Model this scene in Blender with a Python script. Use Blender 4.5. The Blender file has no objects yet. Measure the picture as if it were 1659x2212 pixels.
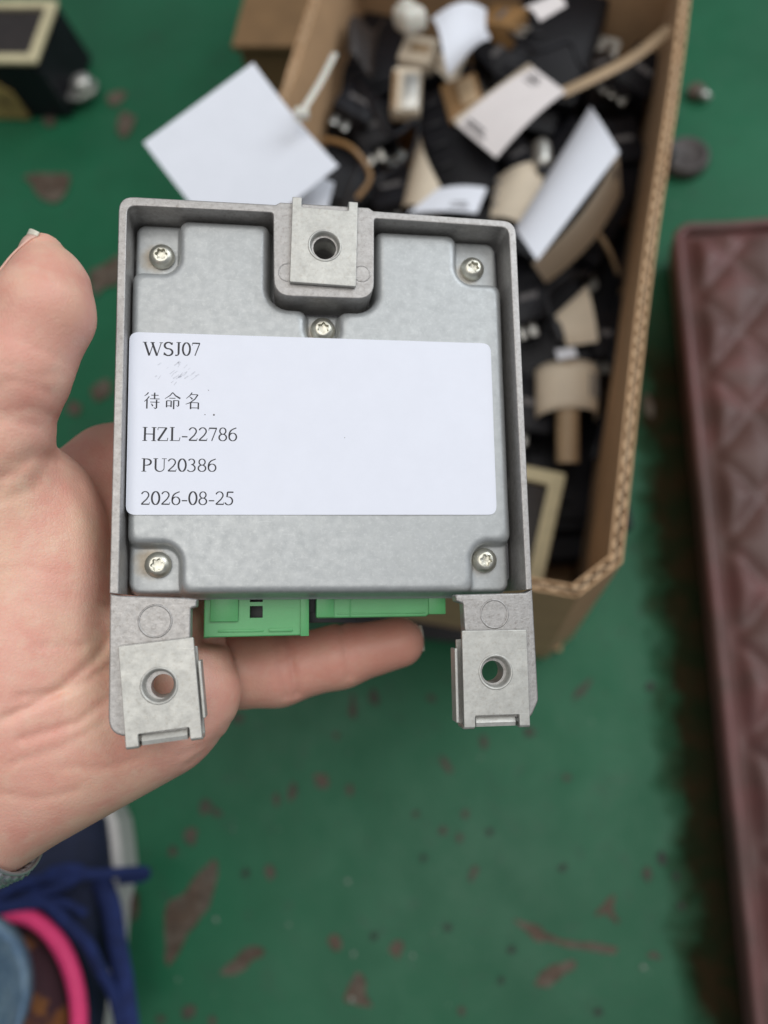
import bpy, bmesh, math, random
import numpy as np
from mathutils import Vector, Matrix
from mathutils.geometry import tessellate_polygon

random.seed(7); rng = np.random.default_rng(7)
scene = bpy.context.scene
COL = scene.collection

# ------------------------------------------------------------------ camera
FP = 1662.0                      # focal length in measuring-sheet pixels (sheet 1659 x 2212)
CX, CY = 829.5, 1106.0
CAM_H = 0.60
down = Vector(((1050-CX)/FP, -(1650-CY)/FP, -1.0)).normalized()   # straight down, in camera axes
wz = -down
wx = (Vector((1, 0, 0)) - wz*wz.x).normalized()
wy = wz.cross(wx)
RC = Matrix((wx, wy, wz))        # camera axes -> world axes
CAM = Vector((0, 0, CAM_H))
cam_d = bpy.data.cameras.new('camera'); cam = bpy.data.objects.new('camera', cam_d); COL.objects.link(cam)
cam.matrix_world = Matrix.Translation(CAM) @ RC.to_4x4()
cam_d.sensor_fit = 'VERTICAL'; cam_d.sensor_height = 34.6; cam_d.sensor_width = 25.95
cam_d.lens = 34.6*FP/2212.0
cam_d.clip_start = 0.01; cam_d.clip_end = 60
cam_d.dof.use_dof = True; cam_d.dof.focus_distance = 0.209; cam_d.dof.aperture_fstop = 5.6
cam_d.dof.aperture_blades = 0
scene.camera = cam

# ------------------------------------------------------------------ light
world = bpy.data.worlds.new('World'); scene.world = world; world.use_nodes = True
bg = world.node_tree.nodes['Background']
bg.inputs[0].default_value = (0.80, 0.86, 0.95, 1); bg.inputs[1].default_value = 0.23

def area(name, loc, target, size, size_y, power, col):
    d = bpy.data.lights.new(name, 'AREA'); d.shape = 'RECTANGLE'; d.size = size; d.size_y = size_y
    d.energy = power; d.color = col
    o = bpy.data.objects.new(name, d); COL.objects.link(o)
    o.location = loc
    o.rotation_euler = (Vector(target)-Vector(loc)).to_track_quat('-Z', 'Y').to_euler()
    return o
area('door_light', (1.7, 1.1, 1.9), (0, 0.05, 0.2), 1.6, 1.6, 36, (0.90, 0.95, 1.0))
area('roof_light', (0.0, -0.05, 2.5), (0, 0, 0.2), 1.8, 1.8, 26, (1.0, 0.97, 0.93))

scene.view_settings.view_transform = 'Standard'; scene.view_settings.look = 'None'
scene.view_settings.exposure = 0.0; scene.view_settings.gamma = 1.0
scene.view_settings.use_curve_mapping = False
scene.cycles.use_denoising = True
scene.cycles.max_bounces = 8

# ------------------------------------------------------------------ measuring helpers
def ray(px, py): return Vector(((px-CX)/FP, -(py-CY)/FP, -1.0))
def at(px, py, z):               # a sheet point seen at height z (m) above the floor -> world
    r = RC @ ray(px, py); t = (z-CAM.z)/r.z
    return CAM + r*t
EX = Vector((0.99127358, -0.00811248, -0.1315708))
EY = Vector((-0.00821414, 0.99236345, -0.12307437))
EZ = Vector((0.13156449, 0.12308112, 0.98363704))
DO = ray(700, 860)*211.0         # device origin, camera axes, mm
def dv(px, py, z):               # a sheet point at device depth z (mm) -> device mm
    r = ray(px, py); t = (DO.dot(EZ)+z)/r.dot(EZ); q = r*t-DO
    return (q.dot(EX), q.dot(EY), z)
MD = Matrix.Translation(CAM) @ RC.to_4x4() @ Matrix.Translation(DO*0.001) @ Matrix((EX, EY, EZ)).transposed().to_4x4() @ Matrix.Scale(0.001, 4)

# ------------------------------------------------------------------ materials
def mat(name, base=(.5, .5, .5), rough=.5, metal=0.0, var=0.0, var_scale=20., bump=0.0, bump_scale=100., col2=None, c2_scale=None,
        c2_lo=.45, c2_hi=.6, spec=.5, sss=0.0, sss_r=(1, .35, .2), sss_scale=.004, rough_var=0.0, detail=4):
    m = bpy.data.materials.new(name); m.use_nodes = True
    nt = m.node_tree; N = nt.nodes; L = nt.links; p = N['Principled BSDF']
    p.inputs['Roughness'].default_value = rough; p.inputs['Metallic'].default_value = metal
    p.inputs['Specular IOR Level'].default_value = spec
    if sss:
        p.inputs['Subsurface Weight'].default_value = sss
        p.inputs['Subsurface Radius'].default_value = sss_r
        p.inputs['Subsurface Scale'].default_value = sss_scale
    tc = N.new('ShaderNodeTexCoord')
    def noise(scale, det=detail, rough_=.6):
        n = N.new('ShaderNodeTexNoise'); n.inputs['Scale'].default_value = scale; n.inputs['Detail'].default_value = det
        n.inputs['Roughness'].default_value = rough_
        L.new(tc.outputs['Object'], n.inputs['Vector']); return n
    colsock = None
    rgb = N.new('ShaderNodeRGB'); rgb.outputs[0].default_value = (*base, 1); colsock = rgb.outputs[0]
    if col2 is not None:
        n = noise(c2_scale or var_scale)
        mr = N.new('ShaderNodeMapRange'); mr.inputs[1].default_value = c2_lo; mr.inputs[2].default_value = c2_hi
        L.new(n.outputs['Fac'], mr.inputs[0])
        mx = N.new('ShaderNodeMix'); mx.data_type = 'RGBA'
        L.new(mr.outputs[0], mx.inputs[0]); L.new(colsock, mx.inputs[6]); mx.inputs[7].default_value = (*col2, 1)
        colsock = mx.outputs[2]
    if var:
        n = noise(var_scale)
        mr = N.new('ShaderNodeMapRange'); mr.inputs[1].default_value = .3; mr.inputs[2].default_value = .7
        mr.inputs[3].default_value = 1-var; mr.inputs[4].default_value = 1+var
        L.new(n.outputs['Fac'], mr.inputs[0])
        vm = N.new('ShaderNodeVectorMath'); vm.operation = 'SCALE'
        L.new(colsock, vm.inputs[0]); L.new(mr.outputs[0], vm.inputs['Scale']); colsock = vm.outputs[0]
    L.new(colsock, p.inputs['Base Color'])
    if rough_var:
        n = noise(var_scale*1.7)
        mr = N.new('ShaderNodeMapRange'); mr.inputs[1].default_value = .3; mr.inputs[2].default_value = .7
        mr.inputs[3].default_value = rough-rough_var; mr.inputs[4].default_value = rough+rough_var
        L.new(n.outputs['Fac'], mr.inputs[0]); L.new(mr.outputs[0], p.inputs['Roughness'])
    if bump:
        n = noise(bump_scale, 5)
        b = N.new('ShaderNodeBump'); b.inputs['Strength'].default_value = bump; b.inputs['Distance'].default_value = .0006
        L.new(n.outputs['Fac'], b.inputs['Height']); L.new(b.outputs[0], p.inputs['Normal'])
    m['p'] = 1
    return m

M = {}
M['carton'] = mat('cardboard', (.54, .34, .185), .85, var=.12, var_scale=30, bump=.15, bump_scale=300)
M['carton_edge'] = mat('cardboard edge', (.64, .46, .29), .9, var=.15, var_scale=200)
M['black'] = mat('black plastic', (.008, .008, .011), .5, var=.3, var_scale=40, bump=.1, bump_scale=900, spec=.3)
M['blackgloss'] = mat('dark grey plastic', (.014, .014, .018), .42, var=.3, var_scale=40, spec=.4)
M['paper'] = mat('white label paper', (.80, .82, .88), .55, var=.02, var_scale=60)
M['cream'] = mat('beige plastic and bounce-tinted paper', (.72, .62, .48), .6, var=.05, var_scale=60)  # warm carton bounce put into white labels' colour; also real beige plastic
M['tan'] = mat('tan plastic', (.46, .33, .20), .5, var=.15, var_scale=60)
M['creamframe'] = mat('cream gasket', (.66, .58, .36), .6, var=.12, var_scale=90)
M['nylon'] = mat('natural nylon', (.72, .70, .62), .4, sss=.2, sss_scale=.003)
M['amber'] = mat('amber plastic', (.30, .17, .07), .35, var=.2, var_scale=50)
M['steel'] = mat('dull steel', (.55, .54, .50), .4, metal=.8, var=.2, var_scale=300)
M['bouncepaper'] = mat('bounce-tinted label paper', (.80, .74, .72), .6, var=.03, var_scale=60)  # white paper with the carton's pinkish bounce put into its colour
M['ink'] = mat('printed ink', (.018, .018, .024), .55)
M['greyink'] = mat('faded ink', (.16, .15, .15), .7)

# ------------------------------------------------------------------ mesh helpers
def link(name, me, m=None, parent=None, smooth=False, mw=None):
    o = bpy.data.objects.new(name, me); COL.objects.link(o)
    if m is not None: me.materials.append(m)
    if smooth:
        for p in me.polygons: p.use_smooth = True
    if parent is not None: o.parent = parent
    elif mw is not None: o.matrix_world = mw
    return o
def from_bm(name, bm, m=None, parent=None, smooth=False, mw=None):
    bmesh.ops.recalc_face_normals(bm, faces=bm.faces)
    me = bpy.data.meshes.new(name); bm.to_mesh(me); bm.free()
    return link(name, me, m, parent, smooth, mw)
def from_data(name, v, f, m=None, parent=None, smooth=False, mw=None, fix=False):
    me = bpy.data.meshes.new(name); me.from_pydata([tuple(map(float, q)) for q in v], [], f); me.update()
    if fix:
        bm = bmesh.new(); bm.from_mesh(me); bmesh.ops.recalc_face_normals(bm, faces=bm.faces); bm.to_mesh(me); bm.free()
    return link(name, me, m, parent, smooth, mw)
def tag(o, label, cat, group=None):
    o['label'] = label; o['category'] = cat
    if group: o['group'] = group
    return o
def thing(name, label, cat, mw=None, group=None):
    o = bpy.data.objects.new(name, None); COL.objects.link(o); o.empty_display_size = .01
    if mw is not None: o.matrix_world = mw
    return tag(o, label, cat, group)
def struct(o): o['kind'] = 'structure'; return o
def auto_smooth(o, ang=35):
    me = o.data
    for p in me.polygons: p.use_smooth = True
    me.set_sharp_from_angle(angle=math.radians(ang))
    return o

def rbox(bm, c, s, r=0.0, seg=2, mtx=None):
    res = bmesh.ops.create_cube(bm, size=1.0)
    vs = res['verts']
    for v in vs: v.co = Vector((v.co.x*s[0], v.co.y*s[1], v.co.z*s[2]))
    if r > 0:
        es = list({e for v in vs for e in v.link_edges})
        out = bmesh.ops.bevel(bm, geom=es, offset=r, segments=seg, affect='EDGES', profile=.5)
        vs = list({v for f in out['faces'] for v in f.verts} | {v for v in vs if v.is_valid})
    for v in vs:
        v.co = v.co + Vector(c)
        if mtx is not None: v.co = mtx @ v.co
    return vs
def boxobj(name, c, s, r, m, parent=None, mw=None, seg=2, rot=None):
    bm = bmesh.new(); rbox(bm, (0, 0, 0) if rot is not None else c, s, r, seg)
    if rot is not None:
        for v in bm.verts: v.co = rot @ v.co + Vector(c)
    o = from_bm(name, bm, m, parent, False, mw)
    return auto_smooth(o) if r > 0 else o
def rrect(x0, y0, x1, y1, r, n=6):
    """counter-clockwise rounded rectangle; r one number or four (bl, br, tr, tl)"""
    if not hasattr(r, '__len__'): r = (r,)*4
    P = []
    for (cx, cy, a0, rr) in ((x0+r[0], y0+r[0], 180, r[0]), (x1-r[1], y0+r[1], 270, r[1]), (x1-r[2], y1-r[2], 0, r[2]), (x0+r[3], y1-r[3], 90, r[3])):
        k = n if rr > 0 else 0
        for i in range(k+1):
            a = math.radians(a0+90*i/max(k, 1)); P.append((cx+rr*math.cos(a), cy+rr*math.sin(a)))
            if k == 0: break
    return P
def round_poly(pts, rad, n=5):
    """round the corners of a polygon; rad: number or list per corner"""
    out = []; N = len(pts)
    for i in range(N):
        r = rad[i] if hasattr(rad, '__len__') else rad
        p = Vector(pts[i]); a = Vector(pts[i-1]); b = Vector(pts[(i+1) % N])
        u = (a-p); v = (b-p); lu, lv = u.length, v.length
        if r <= 0 or lu < 1e-9 or lv < 1e-9: out.append(tuple(p)); continue
        u /= lu; v /= lv
        c = max(-1, min(1, u.dot(v))); half = math.acos(c)/2
        if half > 1.55: out.append(tuple(p)); continue
        d = min(r/math.tan(half), lu*.49, lv*.49)
        s, e = p+u*d, p+v*d
        for k in range(n+1):
            t = k/n; q = s*(1-t)**2+p*2*t*(1-t)+e*t*t; out.append(tuple(q))
    return out
def offset_loop(P, d):
    """inward offset of a CCW loop"""
    N = len(P); out = []
    for i in range(N):
        p = Vector(P[i]); a = Vector(P[i-1]); b = Vector(P[(i+1) % N])
        e1 = (p-a); e2 = (b-p)
        if e1.length < 1e-9 or e2.length < 1e-9: out.append(tuple(p)); continue
        e1.normalize(); e2.normalize()
        n1 = Vector((-e1.y, e1.x)); n2 = Vector((-e2.y, e2.x)); m_ = n1+n2
        if m_.length < 1e-6: m_ = n1
        m_.normalize(); k = d/max(.35, m_.dot(n1))
        out.append(tuple(p+m_*k))
    return out
def area2(P): return sum(P[i-1][0]*P[i][1]-P[i][0]*P[i-1][1] for i in range(len(P)))
def extrude(name, P, z0, z1, m, parent=None, bev=0.0, holes=(), hole_depth=None, mw=None, warp=None, ang=35):
    """prism of polygon P between z0 and z1 (top), top edge rounded by bev; holes = list of CCW loops"""
    if area2(P) < 0: P = P[::-1]
    verts = []; faces = []
    def ring(pts, z):
        i0 = len(verts); verts.extend((x, y, z) for x, y in pts); return list(range(i0, i0+len(pts)))
    def wall(a, b):
        n = len(a)
        for i in range(n): j = (i+1) % n; faces.append((a[i], a[j], b[j], b[i]))
    rings = [ring(P, z0)]
    if bev > 0:
        for k in range(4):
            a = math.pi/2*k/3; rings.append(ring(offset_loop(P, bev*(1-math.cos(a))), z1-bev+bev*math.sin(a)))
    else: rings.append(ring(P, z1))
    for a, b in zip(rings, rings[1:]): wall(a, b)
    top = [(verts[i][0], verts[i][1]) for i in rings[-1]]
    hl = []
    for h in holes:
        if area2(h) < 0: h = h[::-1]
        ht = ring(h, z1); hb = ring(h, z0); wall(hb[::-1], ht[::-1]); hl.append((h, ht, hb))
    def cap(outer, oi, which, flip):
        loops = [[Vector((x, y, 0)) for x, y in outer]]+[[Vector((x, y, 0)) for x, y in h[0]] for h in hl]
        idx = list(oi)
        for h in hl: idx += h[which]
        for t in tessellate_polygon(loops):
            f = tuple(idx[q] for q in t)
            if len(set(f)) == 3: faces.append(f[::-1] if flip else f)
    cap(top, rings[-1], 1, False); cap(P, rings[0], 2, True)
    if warp: verts = [warp(*v) for v in verts]
    o = from_data(name, verts, faces, m, parent, mw=mw, fix=True)
    auto_smooth(o, ang); wn = o.modifiers.new('wn', 'WEIGHTED_NORMAL'); wn.keep_sharp = True
    return o
def circle(cx, cy, r, n=32): return [(cx+r*math.cos(2*math.pi*i/n), cy+r*math.sin(2*math.pi*i/n)) for i in range(n)]
def tube_data(path, rad, n=10, flat=1.0, caps=True, up=Vector((0, 0, 1))):
    path = [Vector(p) for p in path]; V = []; F = []
    K = len(path)
    for i, p in enumerate(path):
        t = (path[min(i+1, K-1)]-path[max(i-1, 0)]).normalized()
        s = t.cross(up)
        if s.length < 1e-4: s = t.cross(Vector((1, 0, 0)))
        s.normalize(); w = s.cross(t)
        r = rad[i] if hasattr(rad, '__len__') else rad
        for k in range(n):
            a = 2*math.pi*k/n; V.append(p+s*(r*math.cos(a))+w*(r*flat*math.sin(a)))
    for i in range(K-1):
        for k in range(n):
            j = (k+1) % n; F.append((i*n+k, i*n+j, (i+1)*n+j, (i+1)*n+k))
    if caps: F.append(tuple(range(n))[::-1]); F.append(tuple((K-1)*n+k for k in range(n)))
    return V, F
def spline(pts, n=8, closed=False):
    pts = [Vector(p) for p in pts]; out = []; K = len(pts)
    rngs = range(K) if closed else range(K-1)
    g = (lambda i: pts[i % K]) if closed else (lambda i: pts[max(0, min(K-1, i))])
    for i in rngs:
        p0, p1, p2, p3 = g(i-1), g(i), g(i+1), g(i+2)
        for k in range(n):
            t = k/n
            out.append(.5*((2*p1)+(p2-p0)*t+(2*p0-5*p1+4*p2-p3)*t*t+(3*p1-p0-3*p2+p3)*t**3))
    if not closed: out.append(pts[-1])
    return out
def tube(name, pts, rad, m, parent=None, n=10, flat=1.0, sp=6, mw=None):
    path = spline(pts, sp) if sp else pts
    if hasattr(rad, '__len__'): rad = [float(q) for q in np.interp(np.linspace(0, len(rad)-1, len(path)), range(len(rad)), rad)]
    V, F = tube_data(path, rad, n, flat)
    return auto_smooth(from_data(name, V, F, m, parent, mw=mw, fix=True), 50)
def sheet(name, c, m, parent=None, bulge=0.0, axis=0, thick=.0004, nu=14, nv=8, wave=0.0, mw=None):
    """a bent sheet through four corners (in order), bulged along its normal, with thickness"""
    a, b, cc, d = [Vector(q) for q in c]
    n = ((b-a).cross(d-a)).normalized()
    V = []
    for s in (0, 1):
        for j in range(nv+1):
            for i in range(nu+1):
                u, v = i/nu, j/nv
                p = a.lerp(b, u).lerp(d.lerp(cc, u), v)
                w = u if axis == 0 else v
                p = p+n*(bulge*4*w*(1-w)+wave*math.sin(5*u+3*v)*.5)-n*(thick*s)
                V.append(p)
    F = []; W = nu+1; O = W*(nv+1)
    for j in range(nv):
        for i in range(nu):
            q = j*W+i; F.append((q, q+1, q+W+1, q+W)); F.append((O+q, O+q+W, O+q+W+1, O+q+1))
    bd = [i for i in range(W)]+[j*W+nu for j in range(1, nv+1)]+[nv*W+i for i in range(nu-1, -1, -1)]+[j*W for j in range(nv-1, 0, -1)]
    for i in range(len(bd)):
        p, q = bd[i], bd[(i+1) % len(bd)]; F.append((p, O+p, O+q, q))
    return auto_smooth(from_data(name, V, F, m, parent, mw=mw, fix=True), 40)

#@@ FLOOR
# ------------------------------------------------------------------ floor
def floor_material():
    m = bpy.data.materials.new('green floor paint'); m.use_nodes = True
    nt = m.node_tree; N = nt.nodes; L = nt.links; p = N['Principled BSDF']
    tc = N.new('ShaderNodeTexCoord')
    def noise(s, d=5, r=.6):
        n = N.new('ShaderNodeTexNoise'); n.inputs['Scale'].default_value = s; n.inputs['Detail'].default_value = d
        n.inputs['Roughness'].default_value = r; L.new(tc.outputs['Object'], n.inputs['Vector']); return n.outputs['Fac']
    def rmp(x, a, b, c=0., d=1.):
        q = N.new('ShaderNodeMapRange'); q.inputs[1].default_value = a; q.inputs[2].default_value = b
        q.inputs[3].default_value = c; q.inputs[4].default_value = d; L.new(x, q.inputs[0]); return q.outputs[0]
    def mix(f, a, b):
        q = N.new('ShaderNodeMix'); q.data_type = 'RGBA'; L.new(f, q.inputs[0])
        for s, k in ((a, 6), (b, 7)):
            if isinstance(s, tuple): q.inputs[k].default_value = (*s, 1)
            else: L.new(s, q.inputs[k])
        return q.outputs[2]
    def mth(op, a, b=None):
        q = N.new('ShaderNodeMath'); q.operation = op
        for i, s in enumerate((a, b)):
            if s is None: continue
            if isinstance(s, (int, float)): q.inputs[i].default_value = s
            else: L.new(s, q.inputs[i])
        return q.outputs[0]
    c = mix(rmp(noise(9), .35, .65), (.014, .120, .054), (.022, .145, .070))
    c = mix(rmp(noise(3.2, 4), .42, .66, 0, .6), c, (.020, .085, .044))       # broad grubby areas
    c = mix(rmp(noise(17, 7, .75), .56, .72, 0, .45), c, (.030, .070, .042))   # scuff trails
    c = mix(rmp(noise(60, 6), .58, .75, 0, .55), c, (.035, .085, .055))       # scuffs
    c = mix(rmp(noise(130, 3), .70, .74, 0, .8), c, (.045, .035, .022))       # small specks
    c = mix(rmp(noise(210, 2), .735, .76, 0, .7), c, (.30, .36, .30))
    # dirty strip along the cushion, with the cushion's shadow put into its colour
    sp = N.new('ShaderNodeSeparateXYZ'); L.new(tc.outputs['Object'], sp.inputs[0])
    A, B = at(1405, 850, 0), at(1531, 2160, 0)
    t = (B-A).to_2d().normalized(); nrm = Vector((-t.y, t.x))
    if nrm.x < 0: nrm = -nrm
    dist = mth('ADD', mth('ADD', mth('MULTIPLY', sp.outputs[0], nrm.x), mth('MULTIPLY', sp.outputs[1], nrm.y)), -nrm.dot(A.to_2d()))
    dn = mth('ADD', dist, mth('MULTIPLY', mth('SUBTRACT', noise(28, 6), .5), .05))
    dirt_shade = rmp(dn, -.022, .000)
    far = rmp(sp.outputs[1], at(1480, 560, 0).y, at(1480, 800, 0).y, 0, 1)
    dirt_shade_col = mix(rmp(noise(45, 5), .42, .62), (.017, .018, .008), (.034, .018, .009))
    c = mix(mth('MULTIPLY', dirt_shade, mth('MULTIPLY', far, .95)), c, dirt_shade_col)
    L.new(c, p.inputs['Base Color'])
    dm = mth('MULTIPLY', dirt_shade, far)
    L.new(mth('ADD', rmp(noise(25), .3, .7, .34, .52), mth('MULTIPLY', dm, .4)), p.inputs['Roughness'])     # dry strip is matt
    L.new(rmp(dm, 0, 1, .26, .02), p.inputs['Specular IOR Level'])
    b = N.new('ShaderNodeBump'); b.inputs['Strength'].default_value = .25; b.inputs['Distance'].default_value = .001
    L.new(noise(90, 5), b.inputs['Height']); L.new(b.outputs[0], p.inputs['Normal'])
    return m
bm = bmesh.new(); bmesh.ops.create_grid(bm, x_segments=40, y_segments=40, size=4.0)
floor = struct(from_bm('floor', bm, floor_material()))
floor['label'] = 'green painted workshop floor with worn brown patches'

M['rust'] = mat('bare rusty floor', (.085, .055, .036), .75, col2=(.12, .095, .07), c2_scale=70, var=.3, var_scale=90, bump=.5, bump_scale=300)
M['faint'] = mat('thin worn floor patch', (.060, .060, .042), .7, col2=(.085, .062, .045), c2_scale=120, var=.3, var_scale=90)
M['soot'] = mat('dark floor stain', (.018, .022, .016), .6, var=.3, var_scale=90)
M['speck'] = mat('pale paint drop', (.24, .28, .23), .6)
def patch(poly, m, z):
    P = [at(x, y, 0) for x, y in poly]
    c = sum(P, Vector())/len(P)
    sm = [tuple(v.to_2d()) for v in spline([p for p in P], 3, closed=True)]
    sm = [(x+random.gauss(0, .0005), y+random.gauss(0, .0005)) for x, y in sm]
    tri = tessellate_polygon([[Vector((x, y, 0)) for x, y in sm]])
    return from_data('bare_patch', [(x, y, z) for x, y in sm], [tuple(t) for t in tri], m, floor, fix=True)
def zz(a, b): return (219.4+a*.8598, 1426.4+b*.8598)
big = [
 [(160,690),(165,610),(205,590),(235,545),(270,510),(292,505),(288,560),(270,620),(240,660),(210,700),(190,740),(165,765)],
 [(300,780),(330,755),(360,725),(405,720),(410,740),(380,755),(350,785),(310,790)],
 [(610,850),(640,785),(660,800),(665,840),(680,870),(640,865)],
 [(1035,650),(1090,665),(1130,690),(1200,705),(1290,720),(1280,735),(1200,725),(1130,705),(1090,702)],
 [(1095,800),(1130,765),(1190,755),(1185,775),(1150,800),(1120,825),(1095,815)],
 [(1240,640),(1270,600),(1290,590),(1285,620),(1300,660),(1265,635)],
]
kz = 0
for P in big: kz += 1; patch([zz(*q) for q in P], M['rust'], .0006+kz*2e-5)
sm = [(585,705,18,22,0),(742,725,15,22,0),(555,300,20,18,.3),(480,328,10,25,.2),(440,350,10,18,0),(262,365,14,22,0),(290,383,14,12,.5),(225,440,14,22,0),
 (180,480,12,12,0),(425,535,12,20,0),(865,260,10,25,-.5),(960,205,10,18,0),(685,92,12,20,0),(632,120,10,32,0),(1210,70,9,35,.8),(1170,295,10,8,0),
 (792,385,8,9,0),(858,428,10,10,0),(900,445,8,14,0),(915,385,8,12,0),(935,535,8,18,.4),(1390,742,16,9,0),(905,880,8,10,0),(85,620,10,35,0),
 (1370,540,10,18,-.3),(625,325,9,14,0),(150,900,14,10,0),(222,885,16,18,0),(1075,180,14,10,0),(830,95,12,8,.4),(590,190,8,8,0),(345,145,16,12,0),(280,905,10,14,0)]
for (x, y, a, b, t) in sm:
    kz += 1
    pl = []
    for i in range(9):
        g = 2*math.pi*i/9; r = random.uniform(.75, 1.25); u, v = a*r*math.cos(g), b*r*math.sin(g)
        pl.append(zz(x+u*math.cos(t)-v*math.sin(t), y+u*math.sin(t)+v*math.cos(t)))
    patch(pl, M['rust'] if a*b > 320 else M['faint'], .0006+kz*2e-5)
for (x, y, a, b) in [(365,535,10,10),(1405,495,11,20),(1440,540,8,8),(810,495,8,9),(685,692,9,9),(1030,725,9,8),(1250,882,9,9),(1005,803,7,8),(870,670,9,9),(1378,66,11,11),(1160,520,10,10),(1455,615,9,9),(975,430,8,9)]:
    kz += 1
    patch([zz(x+a*random.uniform(.7, 1.2)*math.cos(i*.785), y+b*random.uniform(.7, 1.2)*math.sin(i*.785)) for i in range(8)], M['soot'], .0006+kz*2e-5)
for (x, y) in [(620,553),(782,740),(472,664),(953,245),(635,737),(1360,770),(350,760),(290,650),(195,800),(630,850)]:
    kz += 1; r = random.uniform(3, 6)
    patch([zz(x+r*random.uniform(.7, 1.2)*math.cos(i*.785), y+1.2*r*random.uniform(.7, 1.2)*math.sin(i*.785)) for i in range(8)], M['speck'], .0006+kz*2e-5)
for P in [[(262,245),(285,250),(293,262),(276,296),(256,292),(255,275)],[(236,205),(268,198),(272,212),(248,232),(234,225)],
          [(55,382),(100,378),(150,380),(148,410),(120,440),(85,425),(70,400)],[(195,590),(230,572),(262,555),(262,610),(230,622),(205,640)],[(100,255),(120,258),(118,275),(98,272)],
          [(200,840),(235,820),(240,850),(210,870)],[(150,870),(175,875),(170,900),(150,895)],[(1395,850),(1412,880),(1408,905),(1392,890)]]:
    kz += 1; patch(P, M['rust'], .0006+kz*2e-5)

#@@ CARTON
# ------------------------------------------------------------------ carton of parts
RIM = .23
RA, RB = at(1478, 0, RIM), at(1345, 1290, RIM)        # right rim, outer edge
LA, LB = at(672, 0, RIM), at(603, 218, RIM)           # left rim, outer edge
u = ((RB-RA).normalized()+(LB-LA).normalized()).normalized()   # towards the viewer
FR = at(1334, 1302, RIM)                              # front right corner of the rim
w = Vector((u.y, -u.x, 0));  w = w if w.x > 0 else -w # across, to the right
WID = abs((FR-LA).dot(w)); LEN = .46
M_BOX = Matrix(((w.x, -u.x, 0, FR.x), (w.y, -u.y, 0, FR.y), (0, 0, 1, 0), (0, 0, 0, 1)))  # local: x right, y away, z up, origin front right corner
carton = thing('carton', 'open cardboard carton full of black car modules on the green floor', 'box', M_BOX)
TH = .0062
def carton_wall(name, x0, y0, x1, y1, h, zb=0.0):
    """corrugated wall along (x0,y0)-(x1,y1); thickness to its left"""
    d = Vector((x1-x0, y1-y0)); Ln = d.length; d /= Ln; n = Vector((-d.y, d.x))
    bm = bmesh.new()
    def pt(s, t, z): q = Vector((x0, y0))+d*s+n*t; return (q.x, q.y, z)
    ns = max(2, int(Ln/.006)); ph = random.uniform(0, 6); bowk = .0022 if Ln > .1 else 0
    def bow(s_, z): return bowk*math.sin(math.pi*s_/Ln)*math.sin(5*s_/Ln+ph)*(z-zb)/h
    def pt(s_, t, z): q = Vector((x0, y0))+d*s_+n*(t+bow(s_, z)); return (q.x, q.y, z)
    for t0, t1 in ((0, .0012), (TH-.0012, TH)):
        rows = []
        for i in range(ns+1):
            s_ = Ln*i/ns; top = h+(random.uniform(-.0009, .0003) if 0 < i < ns else 0)
            rows.append([bm.verts.new(pt(s_, t, z)) for t, z in ((t0, zb), (t1, zb), (t1, top), (t0, top))])
        for a, b in zip(rows, rows[1:]):
            for k in range(4): bm.faces.new((a[k], a[(k+1) % 4], b[(k+1) % 4], b[k]))
        bm.faces.new(rows[0][::-1]); bm.faces.new(rows[-1])
    o = from_bm(name, bm, M['carton'], carton)
    # flutes between the two liners
    N_ = int(Ln/.0085)*8; V = []; F = []
    for i in range(N_+1):
        s_ = Ln*i/N_; c = TH/2+(TH/2-.0016)*(.75+.25*math.sin(s_*61+ph))*math.sin(2*math.pi*s_/.0085+1.3*math.sin(s_*47+ph))
        hh = h-.0004-.0012*random.random()-.0025*max(0, math.sin(s_*83+ph)-.6)
        for tt in (-.0008, .0008): V.append(pt(s_, c+tt, zb)); V.append(pt(s_, c+tt, hh))
    for i in range(N_):
        a = i*4; b = a+4
        F += [(a, b, b+1, a+1), (a+2, a+3, b+3, b+2), (a+1, b+1, b+3, a+3)]
    fl = from_data('corrugation', V, F, M['carton_edge'], o, fix=True)
    return o
ch = .020      # the front right corner is crushed to a chamfer
carton_wall('side_wall', 0, ch, 0, LEN, RIM)
carton_wall('corner_wall', -ch*.9, .0, 0, ch, RIM)
carton_wall('front_wall', -WID, 0, -ch*.9, .0, RIM-.004)
carton_wall('side_wall', -WID, LEN, -WID, 0, RIM)
carton_wall('back_wall', 0, LEN, -WID, LEN, RIM)
boxobj('bottom_panel', (-WID/2, LEN/2, .004), (WID-.014, LEN-.014, .005), 0, M['carton'], carton)

# second carton behind, only its corner in view
q0, q1 = at(512, 92, .12), at(640, 92, .12)
c2 = thing('carton', 'second brown carton standing behind the open carton at the top edge', 'box', Matrix.Translation((q0.x, q0.y, 0)))
dirx = (q1-q0).normalized(); nrm = Vector((-dirx.y, dirx.x, 0))
def c2box(name, a, b, y0, y1, z0, z1, m):
    bm = bmesh.new(); vs = []
    for z in (z0, z1):
        for (s, t) in ((a, y0), (b, y0), (b, y1), (a, y1)):
            q = dirx*s+nrm*t; vs.append(bm.verts.new((q.x, q.y, z)))
    for f in ((0, 1, 2, 3), (4, 7, 6, 5), (0, 4, 5, 1), (1, 5, 6, 2), (2, 6, 7, 3), (3, 7, 4, 0)): bm.faces.new([vs[i] for i in f])
    return from_bm(name, bm, m, c2)
M['carton2'] = mat('darker cardboard', (.20, .115, .05), .85, var=.15, var_scale=30)
c2box('side_panel', 0, .16, 0, .2, 0, .115, M['carton2'])
c2box('flap', -.004, .165, -.004, .1, .1155, .12, M['carton2'])
c2box('flap', -.004, .165, .1015, .204, .1155, .12, M['carton2'])

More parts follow.
